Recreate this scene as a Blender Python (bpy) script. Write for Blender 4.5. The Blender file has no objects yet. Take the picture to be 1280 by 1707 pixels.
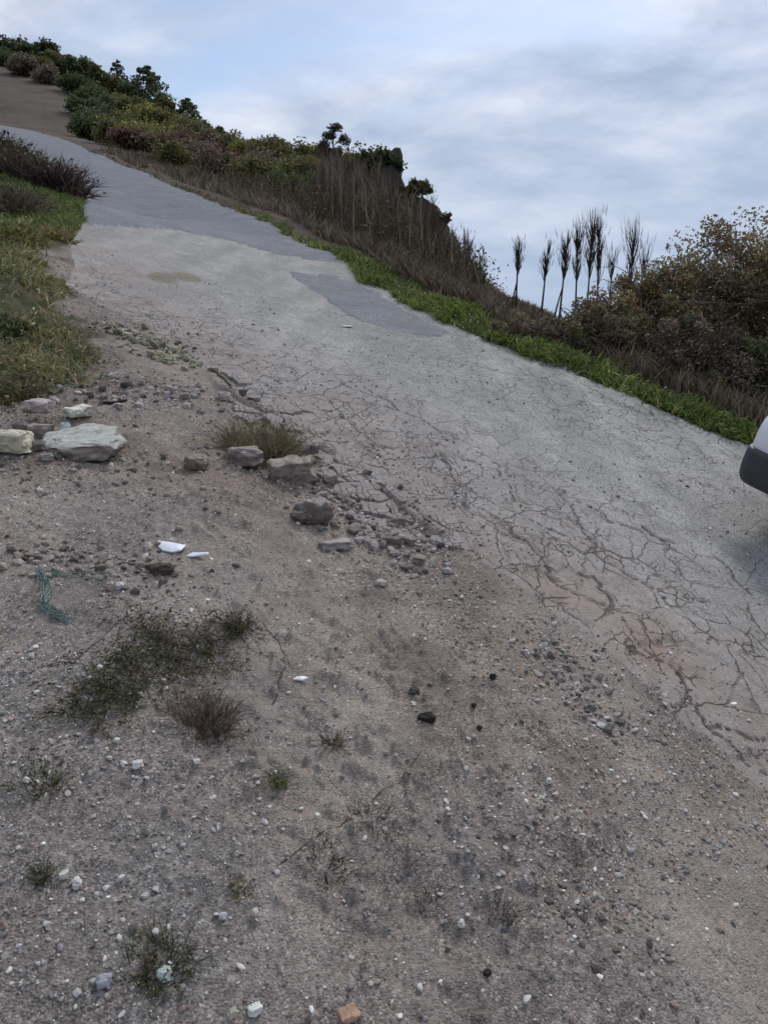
import bpy, bmesh, math, random
import numpy as np
from mathutils import Vector, Matrix

random.seed(7)
rng = np.random.default_rng(7)
SC = bpy.context.scene
COL = SC.collection
R = math.radians

# ------------------------------------------------------------------ camera
CAM_H, PITCH, FPX = 1.55, R(11.5), 1290.0
cd = bpy.data.cameras.new('camera')
cd.sensor_fit = 'VERTICAL'
cd.sensor_height = 36.0
cd.lens = 36.0 * FPX / 1707.0
cd.clip_start, cd.clip_end = 0.05, 12000
cam = bpy.data.objects.new('camera', cd)
COL.objects.link(cam)
cam.location = (0, 0, CAM_H)
cam.rotation_euler = (math.pi / 2 - PITCH, 0, 0)
SC.camera = cam

# ------------------------------------------------------------------ sky, sun, exposure
SUN_EL, SUN_AZ = 48.0, 28.0          # degrees; azimuth clockwise from +Y
sun_dir = Vector((math.sin(R(SUN_AZ)) * math.cos(R(SUN_EL)), math.cos(R(SUN_AZ)) * math.cos(R(SUN_EL)), math.sin(R(SUN_EL))))
world = bpy.data.worlds.new('World')
SC.world = world
world.use_nodes = True
nt = world.node_tree
nt.nodes.clear()


def nd(tree, typ, **kw):
    n = tree.nodes.new(typ)
    for k, v in kw.items():
        if k == 'inp':
            for kk, vv in v.items():
                n.inputs[kk].default_value = vv
        else:
            setattr(n, k, v)
    return n


def lk(tree, a, b):
    tree.links.new(a, b)


def build_sky():
    t = nt
    out = nd(t, 'ShaderNodeOutputWorld')
    sky = nd(t, 'ShaderNodeTexSky', sky_type='NISHITA')
    sky.sun_disc = False
    sky.sun_elevation = R(SUN_EL)
    sky.sun_rotation = R(SUN_AZ)
    bg1 = nd(t, 'ShaderNodeBackground', inp={'Strength': 0.10})
    lk(t, sky.outputs[0], bg1.inputs[0])
    tc = nd(t, 'ShaderNodeTexCoord')
    sep = nd(t, 'ShaderNodeSeparateXYZ')
    lk(t, tc.outputs['Generated'], sep.inputs[0])
    # project the direction on a cloud deck
    za = nd(t, 'ShaderNodeMath', operation='MAXIMUM', inp={1: 0.0})
    lk(t, sep.outputs[2], za.inputs[0])
    zb = nd(t, 'ShaderNodeMath', operation='ADD', inp={1: 0.22})
    lk(t, za.outputs[0], zb.inputs[0])
    dx = nd(t, 'ShaderNodeMath', operation='DIVIDE')
    dy = nd(t, 'ShaderNodeMath', operation='DIVIDE')
    lk(t, sep.outputs[0], dx.inputs[0]); lk(t, zb.outputs[0], dx.inputs[1])
    lk(t, sep.outputs[1], dy.inputs[0]); lk(t, zb.outputs[0], dy.inputs[1])
    cmb = nd(t, 'ShaderNodeCombineXYZ')
    lk(t, dx.outputs[0], cmb.inputs[0]); lk(t, dy.outputs[0], cmb.inputs[1])
    mp = nd(t, 'ShaderNodeMapping')
    mp.inputs['Rotation'].default_value = (0, 0, R(14))
    mp.inputs['Scale'].default_value = (0.75, 1.25, 1.0)
    mp.inputs['Location'].default_value = (3.1, 1.7, 0)
    lk(t, cmb.outputs[0], mp.inputs[0])
    # cover: where the blue shows through
    n1 = nd(t, 'ShaderNodeTexNoise', inp={'Scale': 0.95, 'Detail': 6.0, 'Roughness': 0.52, 'Distortion': 0.35})
    lk(t, mp.outputs[0], n1.inputs['Vector'])
    r1 = nd(t, 'ShaderNodeValToRGB')
    r1.color_ramp.elements[0].position, r1.color_ramp.elements[0].color = 0.27, (0, 0, 0, 1)
    r1.color_ramp.elements[1].position, r1.color_ramp.elements[1].color = 0.42, (1, 1, 1, 1)
    lk(t, n1.outputs[0], r1.inputs[0])
    # brightness of the clouds
    n2 = nd(t, 'ShaderNodeTexNoise', inp={'Scale': 2.3, 'Detail': 9.0, 'Roughness': 0.58, 'Distortion': 0.2})
    mp2 = nd(t, 'ShaderNodeMapping')
    mp2.inputs['Rotation'].default_value = (0, 0, R(-12))
    mp2.inputs['Scale'].default_value = (0.9, 1.15, 1.0)
    mp2.inputs['Location'].default_value = (1.4, 5.2, 0)
    lk(t, cmb.outputs[0], mp2.inputs[0])
    lk(t, mp2.outputs[0], n2.inputs['Vector'])
    r2 = nd(t, 'ShaderNodeValToRGB')
    e = r2.color_ramp.elements
    e[0].position, e[0].color = 0.35, (0.30, 0.37, 0.50, 1)
    e[1].position, e[1].color = 0.69, (0.68, 0.71, 0.785, 1)
    m = r2.color_ramp.elements.new(0.5)
    m.color = (0.455, 0.51, 0.625, 1)
    lk(t, n2.outputs[0], r2.inputs[0])
    # cloud deck is lit through around the hidden sun
    dot = nd(t, 'ShaderNodeVectorMath', operation='DOT_PRODUCT')
    dot.inputs[1].default_value = sun_dir
    lk(t, tc.outputs['Generated'], dot.inputs[0])
    mx = nd(t, 'ShaderNodeMath', operation='MAXIMUM', inp={1: 0.0})
    lk(t, dot.outputs['Value'], mx.inputs[0])
    pw = nd(t, 'ShaderNodeMath', operation='POWER', inp={1: 5.0})
    lk(t, mx.outputs[0], pw.inputs[0])
    st = nd(t, 'ShaderNodeMath', operation='MULTIPLY_ADD', inp={1: 0.18, 2: 0.93})
    lk(t, pw.outputs[0], st.inputs[0])
    bg2 = nd(t, 'ShaderNodeBackground')
    # far cloud low over the horizon is seen through more air
    lo = nd(t, 'ShaderNodeMapRange', interpolation_type='SMOOTHSTEP', inp={1: 0.0, 2: 0.40, 3: 0.85, 4: 0.0})
    lk(t, za.outputs[0], lo.inputs[0])
    hz = nd(t, 'ShaderNodeMix', data_type='RGBA')
    hz.inputs[7].default_value = (0.335, 0.415, 0.545, 1)
    lk(t, lo.outputs[0], hz.inputs[0]); lk(t, r2.outputs[0], hz.inputs[6])
    lk(t, hz.outputs[2], bg2.inputs[0]); lk(t, st.outputs[0], bg2.inputs[1])
    mix = nd(t, 'ShaderNodeMixShader')
    cov = nd(t, 'ShaderNodeMath', operation='ADD', use_clamp=True)
    lk(t, r1.outputs[0], cov.inputs[0]); lk(t, lo.outputs[0], cov.inputs[1])
    lk(t, cov.outputs[0], mix.inputs[0]); lk(t, bg1.outputs[0], mix.inputs[1]); lk(t, bg2.outputs[0], mix.inputs[2])
    lk(t, mix.outputs[0], out.inputs[0])


build_sky()
sd = bpy.data.lights.new('sun', 'SUN')
sd.energy, sd.angle, sd.color = 1.5, R(16), (1.0, 0.955, 0.90)
sun = bpy.data.objects.new('sun', sd)
COL.objects.link(sun)
sun.rotation_euler = sun_dir.to_track_quat('Z', 'Y').to_euler()
SC.view_settings.view_transform = 'Standard'
SC.view_settings.look = 'None'
SC.view_settings.exposure = 0.45
SC.view_settings.gamma = 1.0
SC.view_settings.use_curve_mapping = False
SC.render.resolution_x, SC.render.resolution_y = 767, 1024
SC.render.engine = 'CYCLES'
SC.cycles.use_denoising = True
SC.cycles.max_bounces = 6

# ------------------------------------------------------------------ small tools
CP, SP = math.cos(PITCH), math.sin(PITCH)


def P(u, v, t):
    """a point of the place: along the sight line of photo pixel u, v at depth t metres"""
    x, y = (u - 640.0) / FPX, (853.5 - v) / FPX
    return np.array([x * t, (CP + y * SP) * t, CAM_H + (y * CP - SP) * t])


def hash2(ix, iy, seed):
    h = (ix.astype(np.int64) * 374761393 + iy.astype(np.int64) * 668265263 + seed * 974711) & 0xFFFFFFFF
    h = ((h ^ (h >> 13)) * 1274126177) & 0xFFFFFFFF
    h = ((h ^ (h >> 16)) * 2246822519) & 0xFFFFFFFF
    return ((h ^ (h >> 15)) & 0xFFFFFF) / float(0xFFFFFF)


def vnoise(x, y, seed=0):
    ix, iy = np.floor(x), np.floor(y)
    fx, fy = x - ix, y - iy
    fx, fy = fx * fx * (3 - 2 * fx), fy * fy * (3 - 2 * fy)
    a, b = hash2(ix, iy, seed), hash2(ix + 1, iy, seed)
    c, d = hash2(ix, iy + 1, seed), hash2(ix + 1, iy + 1, seed)
    return (a * (1 - fx) + b * fx) * (1 - fy) + (c * (1 - fx) + d * fx) * fy


def fbm(x, y, octv=4, seed=0, gain=0.5):
    s, a, n = 0.0, 1.0, 0.0
    for o in range(octv):
        k = 2.03 ** o
        s = s + a * vnoise(x * k + 17.3 * o, y * k - 9.1 * o, seed + o)
        n += a
        a *= gain
    return s / n


def voro_edge(x, y, seed=0):
    ix, iy = np.floor(x), np.floor(y)
    f1 = np.full(x.shape, 9.0)
    f2 = np.full(x.shape, 9.0)
    for ox in (-1, 0, 1):
        for oy in (-1, 0, 1):
            cx, cy = ix + ox, iy + oy
            d = np.hypot(cx + hash2(cx, cy, seed) - x, cy + hash2(cx, cy, seed + 5) - y)
            n1 = np.minimum(f1, d)
            f2 = np.minimum(np.maximum(f1, d), f2)
            f1 = n1
    return f2 - f1


def sst(x, a, b):
    t = np.clip((x - a) / (b - a), 0, 1)
    return t * t * (3 - 2 * t)


def polydist(x, y, pl):
    """distance to a polyline and sign (positive on its right side)"""
    best = np.full(x.shape, 1e9)
    sgn = np.ones(x.shape)
    for (ax, ay), (bx, by) in zip(pl[:-1], pl[1:]):
        dx, dy = bx - ax, by - ay
        L2 = dx * dx + dy * dy
        t = np.clip(((x - ax) * dx + (y - ay) * dy) / L2, 0, 1)
        d = np.hypot(x - ax - t * dx, y - ay - t * dy)
        cr = (x - ax) * dy - (y - ay) * dx
        m = d < best
        best = np.where(m, d, best)
        sgn = np.where(m, np.where(cr >= 0, 1.0, -1.0), sgn)
    return best * sgn


def inpoly(x, y, pg):
    r = np.zeros(x.shape, bool)
    n = len(pg)
    for i in range(n):
        (ax, ay), (bx, by) = pg[i], pg[(i + 1) % n]
        c = ((ay > y) != (by > y)) & (x < (bx - ax) * (y - ay) / ((by - ay) if by != ay else 1e-9) + ax)
        r ^= c
    return r


# ------------------------------------------------------------------ shape of the ground
GX, GY = -0.21, 0.254
DH = np.array([-0.637, 0.771])           # up the road
NH = np.array([0.771, 0.637])            # across it, to the right


def plane_z(x, y):
    return GX * x + GY * y


def Pp(u, v):
    """photo pixel on the near plane"""
    x, yy = (u - 640.0) / FPX, (853.5 - v) / FPX
    f, up = CP + yy * SP, yy * CP - SP
    t = -CAM_H / (up - GX * x - GY * f)
    return np.array([x * t, f * t, CAM_H + up * t])


RIGHT = [np.array([5.74 * NH[0] + s * DH[0], 5.74 * NH[1] + s * DH[1], 0]) for s in (-14, -9, -5, -1.5)]
for p in RIGHT:
    p[2] = plane_z(p[0], p[1])
RIGHT += [P(1240, 740, 5.8), P(1000, 640, 6.45), P(780, 555, 7.4), P(690, 513, 8.25), P(600, 465, 9.3), P(500, 405, 11.5), P(400, 355, 14.5),
          P(300, 315, 19), P(200, 275, 27), P(150, 254, 34), P(120, 238, 42), P(75, 224, 46.5), P(20, 213, 50.5), P(-60, 205, 54)]
LEFT = [np.array([2.28 * NH[0] + s * DH[0], 2.28 * NH[1] + s * DH[1], 0]) for s in (-14, -9, -5, -1.5, 0.9)]
for p in LEFT:
    p[2] = plane_z(p[0], p[1])
LEFT += [Pp(650, 830), Pp(520, 720), Pp(370, 640), Pp(250, 550), Pp(118, 480), P(128, 400, 7.6), P(146, 340, 9.7),
         np.array([-5.5, 14.3, 2.62 + CAM_H]), np.array([-8.1, 18.6, 4.0 + CAM_H]), np.array([-12.35, 27.4, 6.5 + CAM_H]),
         np.array([-19.5, 41.0, 10.7 + CAM_H]), np.array([-25.0, 49.0, 13.6 + CAM_H]), np.array([-36, 51, 14.6 + CAM_H])]
RP = [(p[0], p[1]) for p in RIGHT]
LP = [(p[0], p[1]) for p in LEFT]

ctrl = []
for X in (-5, -3, -1, 1, 3, 5):
    for Y in (-4, -1.5, 1, 3):
        ctrl.append((X, Y, plane_z(X, Y)))
for X, Y in ((-1.5, 4.5), (-2.2, 5.2)):
    ctrl.append((X, Y, plane_z(X, Y)))
ctrl += [tuple(p) for p in RIGHT[2:]] + [tuple(p) for p in LEFT[2:]]
# verge and the slope on the right of the road
for p, q in zip(RIGHT[:-1], RIGHT[1:]):
    d = (q - p)[:2]
    d = d / np.hypot(*d)
    n = np.array([d[1], -d[0]])
    m = (p + q) / 2
    ctrl.append((m[0] + n[0] * 0.9, m[1] + n[1] * 0.9, m[2] + 0.08))
ctrl += [tuple(P(700, 462, 14)), tuple(P(650, 415, 15)), tuple(P(760, 492, 14)), tuple(P(820, 535, 13)), tuple(P(590, 385, 16.5)),
         tuple(P(900, 585, 12)), tuple(P(1000, 640, 11)), tuple(P(1150, 700, 10)), tuple(P(1300, 760, 9)),
         tuple(P(830, 580, 24)), tuple(P(1000, 680, 22)), tuple(P(1300, 800, 18)),
         tuple(P(500, 335, 21)), tuple(P(400, 320, 22)), tuple(P(560, 330, 25)), tuple(P(640, 350, 27)), tuple(P(720, 430, 27)), tuple(P(790, 520, 27)),
         tuple(P(300, 288, 30)), tuple(P(450, 277, 34)), tuple(P(540, 288, 34)), tuple(P(620, 300, 36)), tuple(P(690, 380, 40)), tuple(P(780, 540, 42)),
         tuple(P(250, 255, 52)), tuple(P(390, 280, 58)), tuple(P(500, 330, 62)), tuple(P(150, 228, 58)),
         tuple(P(60, 190, 66)), tuple(P(-60, 180, 66)), tuple(P(60, 145, 88)), tuple(P(-80, 120, 90)), tuple(P(160, 190, 80)),
         tuple(P(0, 108, 112)), tuple(P(100, 132, 112)), tuple(P(200, 172, 110)), tuple(P(300, 222, 106)), tuple(P(385, 268, 102)), tuple(P(480, 330, 100)),
         tuple(P(-200, 90, 112)), tuple(P(620, 480, 100)), tuple(P(850, 640, 100)), tuple(P(1200, 760, 90)),
         # bank on the left
         tuple(P(70, 395, 6.9)), tuple(P(20, 440, 5.6)), tuple(P(20, 300, 9.6)), tuple(P(75, 312, 10.4)), tuple(P(30, 258, 13.0)), tuple(P(-20, 262, 17)),
         tuple(P(-120, 300, 9)), tuple(P(-300, 400, 7)), tuple(P(-200, 240, 24)), tuple(P(-60, 232, 33)),
         (-9, 4, 3.6), (-9, -3, 2.0), (-22, 6, 9), (-22, -14, 4), (-4, -10, -1.6), (6, -10, -4.2), (16, -6, -7.5), (14, 4, -3.6), (24, 8, -9),
         (0, -30, -5), (-60, -30, 12), (40, -30, -18), (60, 30, -25), (-110, 40, 40), (-300, 150, 85), (-150, 260, 60), (0, 250, -12), (200, 200, -55),
         (0, -300, -20), (400, 0, -70), (-500, -200, 60), (0, 1500, -60), (1500, 800, -70), (-1500, 800, 60), (0, -1500, -40), (2500, -500, -70), (-2500, -500, 40),
         (1000, 3500, -70), (-2000, 3500, -20)]
ctrl = np.array(ctrl, float)


def warp(x, y, k=12.0):
    r = np.hypot(x, y) + 1e-9
    f = k * np.arcsinh(r / k) / r
    return x * f, y * f


def _ker(d2):
    return 0.5 * d2 * np.log(d2 + 1e-9)


_cx, _cy = warp(ctrl[:, 0], ctrl[:, 1])
_n = len(ctrl)
_A = np.zeros((_n + 3, _n + 3))
_A[:_n, :_n] = _ker((_cx[:, None] - _cx[None]) ** 2 + (_cy[:, None] - _cy[None]) ** 2) + np.eye(_n) * 0.02
_A[:_n, _n:] = np.stack([np.ones(_n), _cx, _cy], 1)
_A[_n:, :_n] = _A[:_n, _n:].T
_w = np.linalg.solve(_A, np.concatenate([ctrl[:, 2], np.zeros(3)]))


def base_z(x, y):
    x, y = np.asarray(x, float), np.asarray(y, float)
    sh = x.shape
    qx, qy = warp(x.ravel(), y.ravel())
    out = np.empty(qx.shape)
    for i in range(0, len(qx), 40000):
        a, b = qx[i:i + 40000], qy[i:i + 40000]
        out[i:i + 40000] = _ker((a[:, None] - _cx) ** 2 + (b[:, None] - _cy) ** 2) @ _w[:_n] + _w[_n] + _w[_n + 1] * a + _w[_n + 2] * b
    return out.reshape(sh)


def hit(u, v, tmin=1.0, tmax=160.0):
    """where the sight line of a photo pixel meets the ground"""
    t = np.geomspace(tmin, tmax, 300)
    x, yy = (u - 640.0) / FPX, (853.5 - v) / FPX
    f, up = CP + yy * SP, yy * CP - SP
    dz = CAM_H + up * t - base_z(x * t, f * t)
    k = np.argmax(dz < 0)
    if dz[k] >= 0:
        k = len(t) - 1
    if k > 0:
        a = dz[k - 1] / (dz[k - 1] - dz[k])
        tt = t[k - 1] + a * (t[k] - t[k - 1])
    else:
        tt = t[0]
    return np.array([x * tt, f * tt, CAM_H + up * tt]), tt


def px2xy(pts):
    return [tuple(hit(u, v)[0][:2]) for u, v in pts]


# painted-on-the-map outlines
NEWLINE = px2xy([(60, 372), (150, 374), (230, 379), (300, 384), (380, 399), (440, 417), (545, 436)])
NEWLINE = [(NEWLINE[0][0] - 6, NEWLINE[0][1] + 1)] + NEWLINE + [(NEWLINE[-1][0] + 6, NEWLINE[-1][1] + 1)]
PATCH = px2xy([(478, 454), (540, 460), (585, 468), (625, 488), (680, 520), (745, 556), (735, 562), (660, 554), (600, 536), (545, 499)])
GRASSLINE = px2xy([(0, 700), (60, 672), (110, 640), (160, 590), (118, 540), (104, 470), (118, 420), (134, 390), (146, 338)])
GRASSLINE = [(GRASSLINE[0][0] - 5, GRASSLINE[0][1] - 0.6)] + GRASSLINE + [(LP[-6][0], LP[-6][1]), (LP[-5][0], LP[-5][1]), (LP[-4][0], LP[-4][1]), (LP[-3][0], LP[-3][1]), (LP[-2][0], LP[-2][1]), (LP[-1][0], LP[-1][1])]
CRACKS = [px2xy(c) for c in [
    [(742, 760), (745, 790), (770, 815), (780, 842)],
    [(828, 770), (834, 795), (850, 818), (866, 838)],
    [(805, 845), (845, 872), (872, 902), (905, 942), (935, 975), (990, 1000), (1006, 1012)],
    [(880, 862), (940, 892), (990, 925), (1052, 962), (1100, 990), (1180, 1006)],
    [(955, 955), (985, 966), (1006, 1002), (1062, 1078)],
    [(970, 838), (1012, 868), (1062, 880), (1120, 905)],
    [(1195, 930), (1220, 955), (1242, 988)],
    [(1062, 1078), (1122, 1117), (1150, 1170), (1180, 1216), (1232, 1262), (1290, 1302)],
    [(1008, 1104), (1040, 1132), (1066, 1156), (1082, 1160), (1060, 1180)],
    [(700, 896), (722, 960), (762, 986), (800, 990)],
    [(690, 760), (742, 762), (800, 770)],
    [(640, 770), (700, 790), (745, 790)],
    [(905, 1020), (950, 1048), (1000, 1080)],
    [(880, 1060), (930, 1088), (960, 1108)],
    [(830, 880), (870, 900)],
    [(930, 815), (960, 850), (990, 925)],
    [(1040, 850), (1100, 900), (1130, 950)],
    [(560, 690), (620, 735), (690, 760)],
    [(600, 640), (680, 690), (740, 720), (800, 745)],
    [(1150, 1170), (1100, 1190), (1060, 1180)],
    [(1180, 1216), (1240, 1215), (1290, 1225)],
]]


def ground(x, y, full=False):
    """height and surface masks at world x, y"""
    x, y = np.asarray(x, float), np.asarray(y, float)
    z = base_z(x, y)
    r = np.hypot(x, y)
    s = x * DH[0] + y * DH[1]
    near = sst(r, 14, 7)
    dl = polydist(x, y, LP)                 # + on the road side
    dr = -polydist(x, y, RP)                # + on the road side
    wob = (fbm(x * 2.6, y * 2.6, 4, 31) - 0.5)
    dl2 = dl + wob * (0.16 + 0.35 * sst(s, 2.2, 0.6)) * sst(r, 30, 9)
    dr2 = dr + (fbm(x * 2.3, y * 2.3, 4, 47) - 0.5) * 0.34 * sst(r, 40, 12)
    ins = np.minimum(dl2, dr2)
    road = ins > 0
    # --- relief of dirt
    lump = (fbm(x * 1.5, y * 1.5, 3, 3) - 0.5) * 0.085 + (fbm(x * 5.5, y * 5.5, 3, 9) - 0.5) * 0.040
    clod = (fbm(x * 14, y * 14, 3, 13) - 0.5) * 0.034 + np.maximum(fbm(x * 30, y * 30, 2, 15) - 0.60, 0) * 0.09
    rough = np.clip(0.5 + 1.6 * (fbm(x * 0.9, y * 0.9, 2, 21) - 0.5), 0.15, 1.2)
    dirt_rel = (lump + clod * rough) * near
    # --- relief of the old road
    slab = (fbm(x * 2.2, y * 2.2, 3, 5) - 0.5) * 0.03 + (fbm(x * 21, y * 21, 2, 19) - 0.5) * 0.006
    a, b = x * DH[0] + y * DH[1], x * NH[0] + y * NH[1]
    wx, wy = (fbm(x * 3, y * 3, 3, 61) - 0.5) * 0.25, (fbm(x * 3, y * 3, 3, 67) - 0.5) * 0.25
    ve = vs = np.ones(x.shape)
    if full:
        ve = voro_edge((a + wx) * 2.1, (b + wy) * 3.4, 71)
        vs = voro_edge((a + wx) * 5.0, (b + wy) * 7.5, 73)
    zone = sst(ins, 2.2, 0.2) * sst(r, 9.5, 6.0)
    on1 = sst(fbm(x * 1.4, y * 1.4, 2, 81), 0.62, 0.36)
    on2 = sst(fbm(x * 1.8, y * 1.8, 2, 83), 0.50, 0.30) * sst(ins, 1.5, 0.15)
    crk = sst(ve, 0.030, 0.006) * zone * on1 * 0.5 + sst(vs, 0.05, 0.015) * zone * on2 * 0.4
    jit = (fbm(x * 9, y * 9, 3, 91) - 0.5) * 0.10
    jx, jy = x + jit, y + (fbm(x * 9, y * 9, 3, 93) - 0.5) * 0.10
    for c in CRACKS if full else ():
        m = (np.abs(x - c[0][0]) < 4) & (np.abs(y - c[0][1]) < 4)
        if m.any():
            d = np.abs(polydist(jx[m], jy[m], c))
            wd = 0.0022 + 0.0050 * vnoise(x[m] * 6, y[m] * 6, 97)
            crk[m] = np.maximum(crk[m], sst(d, wd * 1.5, wd * 0.3))
    crk = np.clip(crk, 0, 1) * sst(r, 12, 8)
    step = sst(s, 2.1, 2.8) * sst(s, 4.6, 4.1)
    # the broken lip: dirt lies lower beside the slab
    out = np.maximum(-dl2, 0)
    lip = 0.038 * step * np.exp(-out / 0.9) * sst(-dl2, 0, 0.05) + 0.006 * (1 - step) * sst(-dl2, 0, 0.04) * near
    # pieces of asphalt sunk and tilted near the lip
    cell = hash2(np.floor((a + wx) * 2.1 + 50), np.floor((b + wy) * 3.4 + 50), 77)
    sunk = (cell - 0.5) * 0.02 * zone * sst(ins, 0.9, 0.1)
    newm = (polydist(x, y, NEWLINE) < 0) & (y > 5)
    wobp = (fbm(x * 5, y * 5, 3, 55) - 0.5) * 0.12
    pat = inpoly(x + wobp, y + wobp * 0.6, PATCH)
    z_road = z + slab * near - crk * 0.011 + sunk
    bl = np.maximum(sst(-dl2, 0.02, 0.45), step)
    z_dirt = z + dirt_rel * bl + slab * near * (1 - bl) - lip
    z_new = z + (fbm(x * 2, y * 2, 2, 5) - 0.5) * 0.02 + 0.012
    zz = np.where(road, np.where(newm | pat, z_new, z_road), z_dirt)
    # right verge sits a little proud and lumpy, hills are lumpy
    outr = np.maximum(-dr2, 0)
    zz = zz + np.where(dr2 < 0, 0.05 * sst(outr, 0, 0.25) + (fbm(x * 1.2, y * 1.2, 3, 23) - 0.5) * 0.25 * sst(outr, 0.5, 2.5), 0)
    zz = zz + (fbm(x * 0.11, y * 0.11, 4, 25) - 0.5) * 2.2 * sst(r, 45, 90) * (1 - sst(np.maximum(-dl2, -dr2), 3, 0))
    gl = polydist(x, y, GRASSLINE)          # + right of the line; grass on its left
    gl = gl + (fbm(x * 2.5, y * 2.5, 4, 33) - 0.5) * 0.7
    grass = np.where(dr2 < 0, 1.0, sst(gl, 0.08, -0.10)) * (~road)
    hill = sst(r, 9, 14) * (~road)
    return dict(z=zz, road=road, new=road & (newm | pat), crack=crk * road, ins=ins, dl=dl2, dr=dr2, grass=grass, hill=hill, s=s, r=r)


def gz(x, y):
    return ground(np.atleast_1d(x), np.atleast_1d(y))['z']


# ------------------------------------------------------------------ mesh + object helpers
def mesh_np(name, verts, faces_flat, sizes, mat=None, cols=None, smooth=False, attrs=None):
    me = bpy.data.meshes.new(name)
    verts = np.ascontiguousarray(verts, np.float32)
    faces_flat = np.ascontiguousarray(faces_flat, np.int32)
    sizes = np.ascontiguousarray(sizes, np.int32)
    me.vertices.add(len(verts))
    me.vertices.foreach_set('co', verts.ravel())
    me.loops.add(len(faces_flat))
    me.loops.foreach_set('vertex_index', faces_flat)
    me.polygons.add(len(sizes))
    st = np.concatenate([[0], np.cumsum(sizes)[:-1]]).astype(np.int32)
    me.polygons.foreach_set('loop_start', st)
    me.polygons.foreach_set('loop_total', sizes)
    me.polygons.foreach_set('use_smooth', np.full(len(sizes), smooth, bool))
    if cols is not None:
        at = me.attributes.new('col', 'FLOAT_COLOR', 'POINT')
        c = np.ones((len(verts), 4), np.float32)
        c[:, :3] = cols
        at.data.foreach_set('color', c.ravel())
    for k, v in (attrs or {}).items():
        at = me.attributes.new(k, 'FLOAT', 'POINT')
        at.data.foreach_set('value', np.ascontiguousarray(v, np.float32))
    me.update()
    me.validate()
    if mat:
        me.materials.append(mat)
    return me


def link(name, me, parent=None, loc=None, label=None, cat=None, group=None, kind=None):
    o = bpy.data.objects.new(name, me)
    COL.objects.link(o)
    if parent:
        o.parent = parent
    if loc is not None:
        o.location = loc
    for k, v in (('label', label), ('category', cat), ('group', group), ('kind', kind)):
        if v:
            o[k] = v
    return o


def rotmats(n, rg=rng):
    q = rg.normal(size=(n, 4))
    q /= np.linalg.norm(q, axis=1)[:, None]
    w, x, y, z = q.T
    return np.stack([1 - 2 * (y * y + z * z), 2 * (x * y - z * w), 2 * (x * z + y * w), 2 * (x * y + z * w), 1 - 2 * (x * x + z * z), 2 * (y * z - x * w),
                     2 * (x * z - y * w), 2 * (y * z + x * w), 1 - 2 * (x * x + y * y)], 1).reshape(n, 3, 3)


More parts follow.
